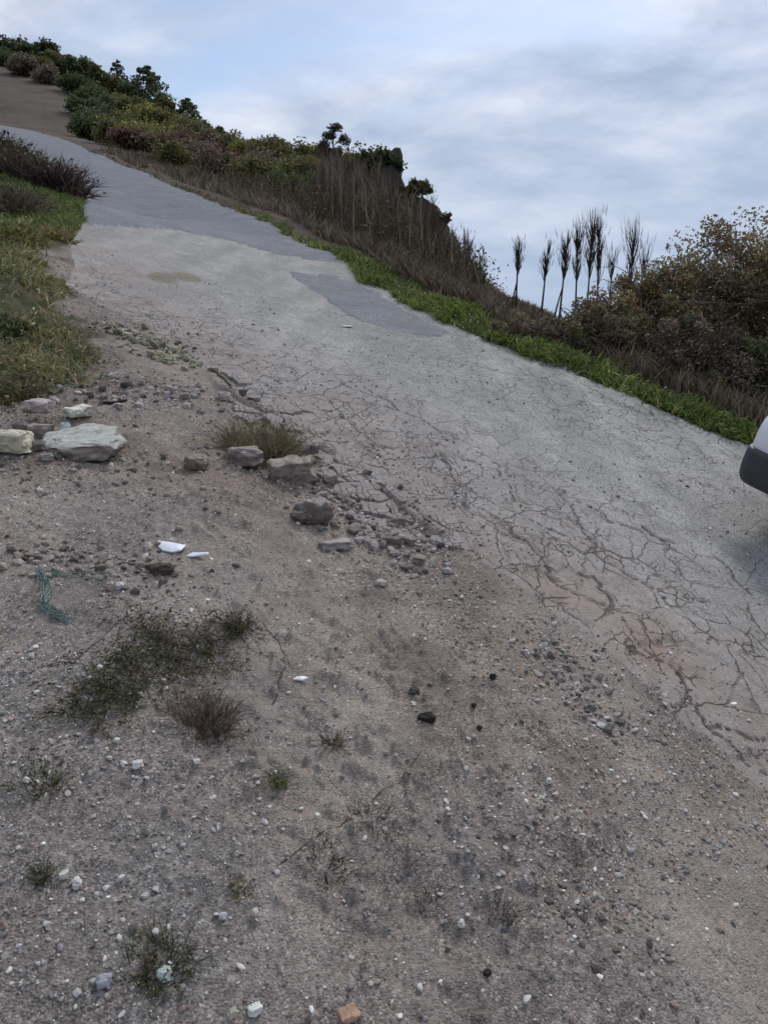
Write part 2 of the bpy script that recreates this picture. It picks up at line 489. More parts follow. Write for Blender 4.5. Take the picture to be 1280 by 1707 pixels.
class MB:
    """collects vertices, faces and colours"""

    def __init__(s):
        s.v, s.f, s.n, s.c, s.k = [], [], [], [], 0

    def add(s, v, f, n, c):
        s.v.append(v); s.f.append(np.asarray(f).ravel() + s.k); s.n.append(n)
        s.c.append(np.broadcast_to(c, (len(v), 3)))
        s.k += len(v)

    def leaves(s, pts, ln, wd, cols, flat=0.0, rg=rng):
        """diamond leaves, slightly folded"""
        n = len(pts)
        if n == 0:
            return
        M = rotmats(n, rg)
        a, b = M[:, 0], M[:, 1]
        if flat:
            a = a * np.array([1, 1, 1 - flat]); b = b * np.array([1, 1, 1 - flat])
            a /= np.linalg.norm(a, axis=1)[:, None]; b /= np.linalg.norm(b, axis=1)[:, None]
        c = np.cross(a, b)
        ln, wd = np.broadcast_to(ln, n)[:, None], np.broadcast_to(wd, n)[:, None]
        v = np.stack([pts - a * ln * .5, pts + b * wd * .5 + c * wd * .18 - a * ln * .06, pts + a * ln * .5, pts - b * wd * .5 + c * wd * .18 - a * ln * .06], 1).reshape(-1, 3)
        s.add(v, np.arange(4 * n), np.full(n, 4), np.repeat(np.broadcast_to(cols, (n, 3)), 4, 0))

    def blades(s, base, dirs, ln, wd, bend, cols, rg=rng):
        """thin bent blades: dirs unit start direction, bend = droop vector"""
        n = len(base)
        if n == 0:
            return
        ln, wd = np.broadcast_to(ln, n)[:, None], np.broadcast_to(wd, n)[:, None]
        ang = rg.uniform(0, 2 * np.pi, n)
        h = np.stack([np.cos(ang), np.sin(ang), np.zeros(n)], 1)
        sd = np.cross(dirs, h)
        sd /= np.linalg.norm(sd, axis=1)[:, None] + 1e-9
        m = base + dirs * ln * .5 + bend * ln * .15
        tip = base + dirs * ln * .9 + bend * ln * .6
        v = np.stack([base - sd * wd * .5, base + sd * wd * .5, m + sd * wd * .4, m - sd * wd * .4, tip], 1).reshape(-1, 3)
        k = np.arange(n)[:, None] * 5
        f = np.concatenate([k + 0, k + 1, k + 2, k + 3, k + 3, k + 2, k + 4], 1)
        cc = np.repeat(np.broadcast_to(cols, (n, 3)), 5, 0)
        s.add(v, f.ravel(), np.tile([4, 3], n), cc)

    def tubes(s, pl, rad, cols, sides=4):
        """pl (n,k,3) polylines, rad (n,k)"""
        pl = np.asarray(pl, float)
        n, k, _ = pl.shape
        rad = np.broadcast_to(rad, (n, k))
        tg = np.gradient(pl, axis=1)
        tg /= np.linalg.norm(tg, axis=2)[..., None] + 1e-9
        ref = np.where(np.abs(tg[:, :1, 2:3]) > .9, np.array([1., 0, 0]), np.array([0, 0, 1.]))
        e1 = np.cross(tg, np.broadcast_to(ref, tg.shape)); e1 /= np.linalg.norm(e1, axis=2)[..., None] + 1e-9
        e2 = np.cross(tg, e1)
        an = np.arange(sides) * 2 * np.pi / sides
        v = pl[:, :, None] + rad[:, :, None, None] * (np.cos(an)[None, None, :, None] * e1[:, :, None] + np.sin(an)[None, None, :, None] * e2[:, :, None])
        idx = np.arange(n * k * sides).reshape(n, k, sides)
        q = np.stack([idx[:, :-1], np.roll(idx, -1, 2)[:, :-1], np.roll(idx, -1, 2)[:, 1:], idx[:, 1:]], -1)
        f = q.reshape(-1)
        s.add(v.reshape(-1, 3), f, np.full(len(f) // 4, 4), np.repeat(np.broadcast_to(cols, (n, 3)), k * sides, 0))

    def mesh(s, name, mat, smooth=False):
        return mesh_np(name, np.concatenate(s.v), np.concatenate(s.f), np.concatenate(s.n), mat, np.concatenate(s.c), smooth)


def vary(base, n, dv=0.25, dh=0.08, rg=rng):
    b = np.array(base)[None] * np.exp(rg.normal(0, dv, (n, 1))) * np.exp(rg.normal(0, dh, (n, 3)))
    return np.clip(b, 0.003, 0.9)


def palette(cols, wts, n, dv=0.22, dh=0.07, rg=rng):
    w = np.array(wts, float)
    k = rg.choice(len(cols), n, p=w / w.sum())
    return np.clip(np.array(cols)[k] * np.exp(rg.normal(0, dv, (n, 1))) * np.exp(rg.normal(0, dh, (n, 3))), 0.003, 0.9)


# ------------------------------------------------------------------ materials
def new_mat(name, rough=0.9, spec=0.3):
    m = bpy.data.materials.new(name)
    m.use_nodes = True
    b = m.node_tree.nodes['Principled BSDF']
    b.inputs['Roughness'].default_value = rough
    b.inputs['Specular IOR Level'].default_value = spec
    return m, m.node_tree, b


def noise(t, scale, detail=4, rough=0.55, vec=None, dist=0.0):
    n = nd(t, 'ShaderNodeTexNoise', inp={'Scale': scale, 'Detail': detail, 'Roughness': rough, 'Distortion': dist})
    if vec is not None:
        lk(t, vec, n.inputs['Vector'])
    return n.outputs[0]


def ramp(t, fac, stops):
    r = nd(t, 'ShaderNodeValToRGB')
    el = r.color_ramp.elements
    while len(el) < len(stops):
        el.new(0.5)
    for e, (p, c) in zip(el, stops):
        e.position = p
        e.color = (c, c, c, 1) if isinstance(c, (int, float)) else (*c, 1)
    lk(t, fac, r.inputs[0])
    return r.outputs[0]


def mixc(t, fac, a, b, mode='MIX'):
    m = nd(t, 'ShaderNodeMix', data_type='RGBA', blend_type=mode)
    for sock, v in ((m.inputs[0], fac), (m.inputs[6], a), (m.inputs[7], b)):
        if isinstance(v, (int, float)):
            sock.default_value = v
        elif isinstance(v, tuple):
            sock.default_value = (*v, 1)
        else:
            lk(t, v, sock)
    return m.outputs[2]


def mth(t, op, a, b=None, c=None, clamp=False):
    m = nd(t, 'ShaderNodeMath', operation=op, use_clamp=clamp)
    for i, v in enumerate((a, b, c)):
        if v is None:
            continue
        if isinstance(v, (int, float)):
            m.inputs[i].default_value = v
        else:
            lk(t, v, m.inputs[i])
    return m.outputs[0]


def attr(t, name, out='Fac'):
    return nd(t, 'ShaderNodeAttribute', attribute_name=name).outputs[out]


def bump(t, b, h, strength, dist):
    n = nd(t, 'ShaderNodeBump', inp={'Strength': strength, 'Distance': dist})
    lk(t, h, n.inputs['Height'])
    lk(t, n.outputs[0], b.inputs['Normal'])


def coords(t):
    return nd(t, 'ShaderNodeTexCoord').outputs['Object']


def voro(t, scale, vec, out='Color', rnd=1.0):
    v = nd(t, 'ShaderNodeTexVoronoi', inp={'Scale': scale, 'Randomness': rnd})
    lk(t, vec, v.inputs['Vector'])
    return v.outputs[out]


def bw(t, c):
    n = nd(t, 'ShaderNodeRGBToBW')
    lk(t, c, n.inputs[0])
    return n.outputs[0]


def mat_ground():
    m, t, b = new_mat('ground_soil', 0.95, 0.2)
    co = coords(t)
    n_big = noise(t, 0.9, 5, 0.6, co)
    n_mid = noise(t, 3.5, 5, 0.6, co, 0.4)
    n_fine = noise(t, 45, 3, 0.7, co)
    dirt = ramp(t, n_mid, [(0.25, (0.145, 0.114, 0.095)), (0.5, (0.235, 0.191, 0.162)), (0.75, (0.335, 0.28, 0.24))])
    grey = ramp(t, n_fine, [(0.25, (0.085, 0.081, 0.077)), (0.5, (0.178, 0.170, 0.162)), (0.75, (0.315, 0.304, 0.292))])
    gfac = mth(t, 'MULTIPLY_ADD', ramp(t, n_big, [(0.45, 0.0), (0.66, 1.0)]), 0.55, mth(t, 'MULTIPLY', attr(t, 'gravel'), 0.5), clamp=True)
    base = mixc(t, gfac, dirt, grey)
    # grit: every little stone its own tone
    v1 = bw(t, voro(t, 165, co))
    grit = ramp(t, v1, [(0.0, 0.25), (0.3, 0.7), (0.55, 1.0), (0.8, 1.45), (1.0, 2.3)])
    v2 = bw(t, voro(t, 70, co))
    grit2 = ramp(t, v2, [(0.0, 0.55), (0.5, 1.0), (0.8, 1.15), (1.0, 1.9)])
    base = mixc(t, ramp(t, noise(t, 6, 3, 0.6, co), [(0.35, 0.45), (0.65, 1.0)]), base, grit, 'MULTIPLY')
    base = mixc(t, mth(t, 'MULTIPLY', gfac, 0.7), base, grit2, 'MULTIPLY')
    n_st = noise(t, 1.7, 4, 0.65, co, 0.8)
    base = mixc(t, mth(t, 'MULTIPLY', ramp(t, n_st, [(0.50, 0.0), (0.72, 1.0)]), 0.42), base, (0.105, 0.095, 0.086))
    ms = nd(t, 'ShaderNodeMapping')
    ms.inputs['Rotation'].default_value = (0, 0, math.atan2(DH[0], DH[1]))
    ms.inputs['Scale'].default_value = (1.9, 0.55, 1.0)
    lk(t, co, ms.inputs[0])
    chn = noise(t, 0.9, 4, 0.6, ms.outputs[0], 0.6)
    base = mixc(t, mth(t, 'MULTIPLY', ramp(t, chn, [(0.52, 0.0), (0.66, 1.0)]), 0.34), base, (0.37, 0.315, 0.27))
    base = mixc(t, mth(t, 'MULTIPLY', ramp(t, chn, [(0.34, 1.0), (0.46, 0.0)]), 0.45), base, (0.115, 0.098, 0.086))
    # soil under grass, litter under scrub
    soil = ramp(t, noise(t, 12, 5, 0.6, co), [(0.3, (0.035, 0.040, 0.018)), (0.55, (0.075, 0.07, 0.036)), (0.8, (0.13, 0.11, 0.07))])
    base = mixc(t, attr(t, 'grass'), base, soil)
    hl = ramp(t, noise(t, 0.35, 6, 0.65, co, 0.6), [(0.3, (0.050, 0.044, 0.030)), (0.5, (0.082, 0.064, 0.051)), (0.7, (0.105, 0.080, 0.068))])
    base = mixc(t, attr(t, 'hill'), base, hl)
    lk(t, base, b.inputs['Base Color'])
    h = mth(t, 'ADD', mth(t, 'MULTIPLY', n_fine, 0.7), mth(t, 'MULTIPLY', voro(t, 165, co, 'Distance'), -0.4))
    bump(t, b, h, 0.9, 0.012)
    return m


def mat_road():
    m, t, b = new_mat('old_asphalt', 0.92, 0.25)
    co = coords(t)
    n_big = noise(t, 0.8, 5, 0.6, co)
    n_mid = noise(t, 5, 6, 0.65, co, 0.5)
    base = ramp(t, n_mid, [(0.25, (0.245, 0.236, 0.223)), (0.5, (0.33, 0.319, 0.302)), (0.8, (0.415, 0.402, 0.38))])
    ms = nd(t, 'ShaderNodeMapping')
    ms.inputs['Rotation'].default_value = (0, 0, math.atan2(DH[0], DH[1]))
    ms.inputs['Scale'].default_value = (2.6, 0.35, 1.0)
    lk(t, co, ms.inputs[0])
    base = mixc(t, mth(t, 'MULTIPLY', ramp(t, noise(t, 1.0, 5, 0.6, ms.outputs[0]), [(0.38, 1.0), (0.62, 0.0)]), 0.5), base, (0.175, 0.172, 0.168))
    v1 = bw(t, voro(t, 110, co))
    grit = ramp(t, v1, [(0.0, 0.22), (0.3, 0.70), (0.6, 1.0), (0.85, 1.35), (1.0, 2.0)])
    base = mixc(t, 0.6, base, grit, 'MULTIPLY')
    dirt = ramp(t, noise(t, 9, 5, 0.6, co), [(0.3, (0.20, 0.158, 0.138)), (0.7, (0.30, 0.25, 0.225))])
    df = mth(t, 'MULTIPLY', attr(t, 'dirt'), ramp(t, noise(t, 2.6, 6, 0.7, co, 0.5), [(0.32, 0.15), (0.6, 1.0)]))
    base = mixc(t, df, base, dirt)
    base = mixc(t, mth(t, 'MULTIPLY', attr(t, 'rust'), ramp(t, n_mid, [(0.3, 0.3), (0.7, 1.0)])), base, (0.30, 0.19, 0.13))
    base = mixc(t, mth(t, 'MULTIPLY', attr(t, 'mud'), 0.85), base, (0.17, 0.15, 0.105))
    # fine crazing: soil-filled hairline cracks, drawn out along the road
    mp = nd(t, 'ShaderNodeMapping')
    mp.inputs['Rotation'].default_value = (0, 0, math.atan2(DH[0], DH[1]))
    mp.inputs['Scale'].default_value = (1.0, 0.62, 1.0)
    dn = nd(t, 'ShaderNodeTexNoise', inp={'Scale': 4.0, 'Detail': 4.0, 'Roughness': 0.65})
    lk(t, co, dn.inputs['Vector'])
    dv = nd(t, 'ShaderNodeVectorMath', operation='MULTIPLY_ADD')
    dv.inputs[1].default_value = (0.15, 0.15, 0.0)
    lk(t, dn.outputs['Color'], dv.inputs[0]); lk(t, co, dv.inputs[2])
    lk(t, dv.outputs[0], mp.inputs[0])
    lines = None
    for sc, w, seed_off, gate in ((3.6, 0.014, 2.3, 0.40), (8.0, 0.028, 3.1, 0.46), (19.0, 0.065, 4.4, 0.53)):
        v = nd(t, 'ShaderNodeTexVoronoi', feature='DISTANCE_TO_EDGE', inp={'Scale': sc})
        lk(t, mp.outputs[0], v.inputs['Vector'])
        ln_ = ramp(t, v.outputs['Distance'], [(w * 0.25, 1.0), (w, 0.0)])
        gt = ramp(t, noise(t, seed_off, 4, 0.6, co), [(gate, 0.0), (gate + 0.10, 1.0)])
        ln_ = mth(t, 'MULTIPLY', ln_, gt)
        lines = ln_ if lines is None else mth(t, 'MAXIMUM', lines, ln_)
    lines = mth(t, 'MULTIPLY', lines, attr(t, 'worn'))
    crk = mth(t, 'MAXIMUM', lines, attr(t, 'crack'))
    base = mixc(t, mth(t, 'MULTIPLY', crk, 0.85), base, (0.066, 0.056, 0.047))
    lk(t, base, b.inputs['Base Color'])
    h0 = mth(t, 'MULTIPLY', crk, -1.2)
    h = mth(t, 'ADD', mth(t, 'MULTIPLY', noise(t, 60, 5, 0.7, co), 0.6), mth(t, 'MULTIPLY', voro(t, 110, co, 'Distance'), -0.5))
    bump(t, b, mth(t, 'ADD', h, h0), 0.8, 0.008)
    return m


def mat_patch():
    m, t, b = new_mat('newer_asphalt', 0.8, 0.3)
    co = coords(t)
    base = ramp(t, noise(t, 2.2, 6, 0.6, co, 0.4), [(0.3, (0.095, 0.102, 0.118)), (0.7, (0.15, 0.159, 0.178))])
    st = noise(t, 14, 5, 0.7, co)
    base = mixc(t, mth(t, 'MULTIPLY', ramp(t, st, [(0.5, 0.0), (0.75, 1.0)]), 0.35), base, (0.30, 0.295, 0.29))
    v1 = bw(t, voro(t, 90, co))
    base = mixc(t, 0.6, base, ramp(t, v1, [(0.0, 0.35), (0.5, 1.0), (1.0, 1.8)]), 'MULTIPLY')
    lk(t, base, b.inputs['Base Color'])
    bump(t, b, noise(t, 70, 4, 0.7, co), 0.5, 0.006)
    return m


def mat_col(name, rough=0.9, spec=0.2, sss=0.0, nscale=0, namp=0.4, bscale=0, bdist=0.01):
    """colour from the mesh's own per-piece tone, with optional grain and relief"""
    m, t, b = new_mat(name, rough, spec)
    c = attr(t, 'col', 'Color')
    co = coords(t)
    if nscale:
        f = ramp(t, noise(t, nscale, 6, 0.65, co), [(0.25, 1 - namp), (0.5, 1.0), (0.78, 1 + namp)])
        c = mixc(t, 1.0, c, f, 'MULTIPLY')
    lk(t, c, b.inputs['Base Color'])
    if bscale:
        bump(t, b, noise(t, bscale, 6, 0.7, co), 0.8, bdist)
    if sss:
        tr = nd(t, 'ShaderNodeBsdfTranslucent')
        lk(t, c, tr.inputs[0])
        mx = nd(t, 'ShaderNodeMixShader', inp={0: sss})
        o = t.nodes['Material Output']
        lk(t, b.outputs[0], mx.inputs[1]); lk(t, tr.outputs[0], mx.inputs[2]); lk(t, mx.outputs[0], o.inputs[0])
    return m


def mat_plain(name, c, rough=0.5, spec=0.5, metal=0.0, nscale=8, namp=0.15, bscale=0, bdist=0.004, c2=None):
    m, t, b = new_mat(name, rough, spec)
    b.inputs['Metallic'].default_value = metal
    co = coords(t)
    f = ramp(t, noise(t, nscale, 6, 0.65, co), [(0.3, 0.0), (0.7, 1.0)])
    a = tuple(x * (1 - namp) for x in c)
    z = c2 if c2 else tuple(min(1, x * (1 + namp)) for x in c)
    lk(t, mixc(t, f, a, z), b.inputs['Base Color'])
    if bscale:
        bump(t, b, noise(t, bscale, 6, 0.7, co), 0.9, bdist)
    return m


M_GROUND, M_ROAD, M_PATCH = mat_ground(), mat_road(), mat_patch()
M_LEAF = mat_col('leaf', 0.65, 0.25, 0.35)
M_GRASS = mat_col('grass_blade', 0.6, 0.3, 0.3)
M_DRY = mat_col('dry_stalk', 0.95, 0.1, 0.1)
M_BARK = mat_col('bark', 0.95, 0.1, 0, 14, 0.4, 40, 0.01)
M_STONE = mat_col('pebble', 0.9, 0.25, 0, 90, 0.25)
M_ROCK = mat_col('rock', 0.95, 0.2, 0, 22, 0.45, 60, 0.012)

# ------------------------------------------------------------------ the ground sheet, the road and the newer asphalt
def build_ground():
    dense = np.linspace(-37, 37, 540)
    wide = np.concatenate([np.linspace(38, 60, 14), np.linspace(64, 296, 40), np.linspace(300, 322, 14)])
    ang = np.radians(np.concatenate([dense, wide]))
    rr = np.concatenate([np.linspace(0.25, 0.9, 10), np.geomspace(0.93, 9, 500), np.geomspace(9.08, 60, 150), np.geomspace(61.5, 6000, 60)])
    A, Rr = np.meshgrid(ang, rr)
    x, y = (Rr * np.sin(A)).ravel(), (Rr * np.cos(A)).ravel()
    g = ground(x, y, True)
    nr, na = len(rr), len(ang)
    verts = np.stack([x, y, g['z']], 1)
    verts = np.concatenate([verts, [[0, 0, float(gz(0.0, 0.0)[0])]]])
    idx = np.arange(nr * na).reshape(nr, na)
    nx = np.roll(idx, -1, 1)
    quads = np.stack([idx[:-1], idx[1:], nx[1:], nx[:-1]], -1).reshape(-1, 4)
    quads = quads[:, ::-1]
    inside = g['road'].astype(int)
    kind = np.where(g['new'], 2, inside)
    qk = kind[quads]
    fk = np.where((qk == 2).sum(1) >= 2, 2, np.where((qk > 0).sum(1) >= 2, 1, 0))
    s, r, ins = g['s'], g['r'], g['ins']
    gravel = np.clip(sst(x, 1.0, -1.6) * sst(y, 3.4, 1.6) + 0.35 * sst(s, 1.2, 0.0), 0, 1)
    dirt = np.clip(sst(g['dl'], 1.5, 0.0) * sst(r, 11, 5.5) + 0.8 * sst(s, 1.6, -0.4) * sst(g['dl'], 2.2, 0.3), 0, 1)
    spot = hit(1045, 1050)[0]
    ax, bx = (x - spot[0]) * DH[0] + (y - spot[1]) * DH[1], (x - spot[0]) * NH[0] + (y - spot[1]) * NH[1]
    rust = np.exp(-(ax / 0.34) ** 2 - (bx / 0.16) ** 2) * 0.5
    m1, m2 = hit(273, 463)[0], hit(313, 462)[0]
    mud = np.maximum(sst(np.hypot((x - m1[0]) / 0.13, (y - m1[1]) / 0.26), 1.1, 0.7), sst(np.hypot((x - m2[0]) / 0.13, (y - m2[1]) / 0.22), 1.1, 0.75))
    worn = np.clip((sst(ins, 2.0, 0.2) * 0.9 + 0.28 * sst(ins, 3.4, 1.5)) * sst(r, 9.2, 4.8), 0, 1)
    allattr = dict(worn=worn, gravel=gravel, grass=g['grass'], hill=g['hill'], dirt=dirt, rust=rust, mud=mud, crack=g['crack'])

    def sub(fm, names):
        q = quads[fm]
        used = np.unique(q)
        mp = np.full(len(verts), -1)
        mp[used] = np.arange(len(used))
        return verts[used], mp[q].ravel(), np.full(len(q), 4), {k: allattr[k][used] for k in names}

    v, f, n, at = sub(fk == 0, ('gravel', 'grass', 'hill'))
    # close the middle
    ring = idx[0]
    fan_v = np.concatenate([v, verts[ring], verts[-1:]])
    k0 = len(v)
    fan = np.stack([np.full(na, k0 + na), k0 + np.roll(np.arange(na), -1), k0 + np.arange(na)], 1).ravel()
    at = {k: np.concatenate([a, allattr[k][ring], allattr[k][ring][:1]]) for k, a in at.items()}
    link('ground', mesh_np('ground', fan_v, np.concatenate([f, fan]), np.concatenate([n, np.full(na, 3)]), M_GROUND, None, True, at), kind='structure',
         label='bare stony dirt ground and hillside beside the road')
    v, f, n, at = sub(fk == 1, ('dirt', 'rust', 'mud', 'crack', 'worn'))
    road = link('road', mesh_np('road', v, f, n, M_ROAD, None, True, at), kind='structure', label='steep worn grey road with a cracked and crumbling edge')
    v, f, n, at = sub(fk == 2, ())
    link('road_patch', mesh_np('road_patch', v, f, n, M_PATCH, None, True, at), kind='structure', label='newer blue grey asphalt laid on the upper road')
    return road


ROAD = build_ground()
# ------------------------------------------------------------------ broken asphalt pieces along the lip of the road
def clip(poly, px, py, nx, ny):
    out = []
    for i in range(len(poly)):
        a, b = poly[i], poly[(i + 1) % len(poly)]
        da, db = (a[0] - px) * nx + (a[1] - py) * ny, (b[0] - px) * nx + (b[1] - py) * ny
        if da <= 0:
            out.append(a)
        if (da < 0) != (db < 0) and abs(da - db) > 1e-9:
            t = da / (da - db)
            out.append((a[0] + t * (b[0] - a[0]), a[1] + t * (b[1] - a[1])))
    return out


def asphalt_slabs():
    rg = np.random.default_rng(21)
    A0, A1, B0, B1 = 2.25, 4.3, 1.98, 2.9
    seeds = []
    while len(seeds) < 110:
        p = (rg.uniform(A0, A1), rg.uniform(B0, B1))
        if all(math.hypot((p[0] - q[0]) * 0.55, p[1] - q[1]) > rg.uniform(0.05, 0.13) for q in seeds):
            seeds.append(p)
    for i, p in enumerate(seeds):
        ctr_b = p[1] + (float(fbm(np.array([p[0] * 2.2]), np.array([3.3]), 2, 5)[0]) - 0.5) * 0.5
        if ctr_b > 2.78 or rg.random() < 0.38 + 0.6 * max(0, (p[1] - 2.3) / 0.5):
            continue
        poly = [(A0 - .1, B0 - .1), (A1 + .1, B0 - .1), (A1 + .1, B1 + .1), (A0 - .1, B1 + .1)]
        for j, q in enumerate(seeds):
            if i != j and poly:
                dx, dy = q[0] - p[0], q[1] - p[1]
                poly = clip(poly, (p[0] + q[0]) / 2, (p[1] + q[1]) / 2, dx, dy)
        if len(poly) < 3:
            continue
        # finer, ragged outline
        pts = []
        for k in range(len(poly)):
            a, b = poly[k], poly[(k + 1) % len(poly)]
            L = math.hypot(b[0] - a[0], b[1] - a[1])
            m = max(1, int(L / 0.03))
            for q in range(m):
                f = q / m
                pts.append((a[0] + f * (b[0] - a[0]) + rg.normal(0, 0.009), a[1] + f * (b[1] - a[1]) + rg.normal(0, 0.009)))
        pts = np.array(pts)
        c = pts.mean(0)
        shrink = rg.uniform(0.965, 0.992)
        pts = c + (pts - c) * shrink
        xy = pts[:, :1] * DH + pts[:, 1:] * NH
        cxy = c[0] * DH + c[1] * NH
        low = max(0.0, (2.36 - c[1])) * 0.11
        zc = float(base_z(np.array([cxy[0]]), np.array([cxy[1]]))[0]) + 0.001 - low + rg.normal(0, 0.004)
        tilt = rg.normal(0, 0.015 + low * 0.6, 2)
        rel = pts - c
        gr = float(GX * DH[0] + GY * DH[1])
        zt = zc + gr * rel[:, 0] + rel[:, 0] * tilt[0] + rel[:, 1] * tilt[1] + rg.normal(0, 0.0015, len(pts))
        n = len(pts)
        ci = c + (pts - c) * 0.96
        xyi = ci[:, :1] * DH + ci[:, 1:] * NH
        top_in = np.c_[xyi, zt + 0.002]
        top_out = np.c_[xy, zt - 0.001]
        bot = np.c_[c[0] * DH + c[1] * NH + (xy - cxy) * 1.02, zt - 0.055]
        v = np.concatenate([top_in, top_out, bot]) - np.array([*cxy, zc])
        k = np.arange(n)
        kn = np.roll(k, -1)
        f = list(k) + np.stack([k, n + k, n + kn, kn], 1).ravel().tolist() + np.stack([n + k, 2 * n + k, 2 * n + kn, n + kn], 1).ravel().tolist()
        sz = [n] + [4] * (2 * n)
        d = rg.uniform(0.7, 1.0)
        me = mesh_np('asphalt_slab', v, f, sz, M_ROAD, None, False, dict(dirt=np.full(len(v), d), worn=np.full(len(v), 0.8), crack=np.zeros(len(v)), rust=np.zeros(len(v)), mud=np.zeros(len(v))))
        # keep the face up
        if me.polygons[0].normal.z < 0:
            me.flip_normals()
        link('asphalt_slab', me, ROAD, (*cxy, zc))


asphalt_slabs()


# ------------------------------------------------------------------ stones, rubble and litter
def rock_mesh(name, size, base, seed, top=None, npts=26, box=0.55, sub=3, rough=0.075, mat=None):
    rg = np.random.default_rng(seed)
    d = rg.normal(size=(npts, 3))
    d /= np.linalg.norm(d, axis=1)[:, None]
    d = np.sign(d) * np.abs(d) ** box
    d *= rg.uniform(0.82, 1.0, (npts, 1))
    bm = bmesh.new()
    for p in d:
        bm.verts.new(p * 0.5)
    bmesh.ops.convex_hull(bm, input=bm.verts)
    for v in [v for v in bm.verts if not v.link_faces]:
        bm.verts.remove(v)
    bmesh.ops.triangulate(bm, faces=bm.faces)
    for _ in range(sub):
        bmesh.ops.subdivide_edges(bm, edges=bm.edges, cuts=1, use_grid_fill=True)
    bm.normal_update()
    bmesh.ops.smooth_vert(bm, verts=bm.verts, factor=0.35, use_axis_x=True, use_axis_y=True, use_axis_z=True)
    bm.normal_update()
    me = bpy.data.meshes.new(name)
    q = np.array([v.co[:] for v in bm.verts]) * np.array(size) / float(np.mean(size)) * 4.2 + seed
    k3 = fbm(q[:, 0], q[:, 1] + 3, 3, seed, 0.6) + fbm(q[:, 1] + 9, q[:, 2], 3, seed + 2, 0.6) + fbm(q[:, 2] + 5, q[:, 0], 3, seed + 4, 0.6) - 1.5
    for v, k in zip(bm.verts, k3):
        c = v.co + v.normal * float(k) * rough * 2.2
        v.co = (c.x * size[0], c.y * size[1], c.z * size[2])
    bm.normal_update()
    bm.to_mesh(me)
    nv = len(bm.verts)
    nz = np.array([v.normal.z for v in bm.verts])
    co = np.array([v.co[:] for v in bm.verts])
    bm.free()
    c = np.ones((nv, 4), np.float32)
    c[:, :3] = np.array(base)
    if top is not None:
        w = sst(nz + (fbm(co[:, 0] * 25, co[:, 1] * 25, 2, seed) - .5) * 0.4, 0.45, 0.75)[:, None]  # blend by facing: paler tops on stones put light from above into colour
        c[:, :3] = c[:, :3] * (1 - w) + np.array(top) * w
    at = me.attributes.new('col', 'FLOAT_COLOR', 'POINT')
    at.data.foreach_set('color', c.ravel())
    me.materials.append(mat or M_ROCK)
    return me


def stone(name, u, v, size, base, label, cat, seed, top=None, rz=0.0, tilt=0.0, sink=0.25, group=None, lift=0.0, **kw):
    """u, v = where its foot meets the ground in the photograph; size in metres"""
    p, t = hit(u, v)
    x, y = p[0], p[1] + size[1] * 0.35
    z = float(gz(x, y)[0]) + size[2] * (0.5 - sink) + lift
    o = link(name, rock_mesh(name, size, base, seed, top, **kw), None, (x, y, z), label, cat, group)
    o.rotation_euler = (tilt, 0, rz)
    return o


PALE, CREAM, PINKST, CONC = (0.46, 0.52, 0.47), (0.60, 0.56, 0.42), (0.36, 0.29, 0.27), (0.25, 0.20, 0.17)
stone('stone_slab', 128, 758, (0.38, 0.31, 0.10), (0.25, 0.21, 0.18), 'broad flat stone with a pale green-white top, largest of the pile', 'stone', 3, (0.43, 0.43, 0.385), 0.12, 0.26, 0.12, npts=40, box=0.45)  # pale top over brown sides paints the backlight into the slab's colour
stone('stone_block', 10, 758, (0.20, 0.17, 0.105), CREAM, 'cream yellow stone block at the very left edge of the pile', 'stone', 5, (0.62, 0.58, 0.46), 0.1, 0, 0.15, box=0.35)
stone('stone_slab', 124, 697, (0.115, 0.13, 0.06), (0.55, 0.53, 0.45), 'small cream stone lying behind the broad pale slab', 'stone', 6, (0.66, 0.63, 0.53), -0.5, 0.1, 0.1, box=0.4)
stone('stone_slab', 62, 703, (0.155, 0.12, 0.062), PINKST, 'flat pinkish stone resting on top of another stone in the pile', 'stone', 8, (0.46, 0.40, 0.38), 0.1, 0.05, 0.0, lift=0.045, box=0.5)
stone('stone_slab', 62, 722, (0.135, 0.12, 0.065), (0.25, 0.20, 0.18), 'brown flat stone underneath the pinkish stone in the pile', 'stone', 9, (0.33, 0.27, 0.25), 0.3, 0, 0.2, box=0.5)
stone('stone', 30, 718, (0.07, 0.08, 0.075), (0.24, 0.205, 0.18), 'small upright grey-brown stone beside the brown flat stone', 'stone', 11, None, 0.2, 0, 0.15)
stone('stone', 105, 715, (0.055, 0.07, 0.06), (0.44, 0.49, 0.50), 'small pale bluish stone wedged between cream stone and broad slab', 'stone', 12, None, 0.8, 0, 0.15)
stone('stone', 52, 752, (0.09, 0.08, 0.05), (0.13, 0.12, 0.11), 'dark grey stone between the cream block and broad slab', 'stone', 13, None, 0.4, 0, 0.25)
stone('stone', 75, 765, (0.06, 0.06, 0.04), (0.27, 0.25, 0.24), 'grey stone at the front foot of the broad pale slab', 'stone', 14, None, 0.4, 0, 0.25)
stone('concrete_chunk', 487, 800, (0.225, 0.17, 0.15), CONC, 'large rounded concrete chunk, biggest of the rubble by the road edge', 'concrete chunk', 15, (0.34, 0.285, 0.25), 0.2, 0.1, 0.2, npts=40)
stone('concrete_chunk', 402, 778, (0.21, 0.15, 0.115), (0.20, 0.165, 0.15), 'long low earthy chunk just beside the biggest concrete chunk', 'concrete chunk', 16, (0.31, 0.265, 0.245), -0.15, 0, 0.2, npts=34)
stone('concrete_chunk', 520, 868, (0.20, 0.15, 0.115), (0.17, 0.14, 0.125), 'dark rough chunk in front of the biggest concrete chunk', 'concrete chunk', 17, (0.33, 0.29, 0.27), 0.3, -0.1, 0.2, npts=34, rough=0.09)
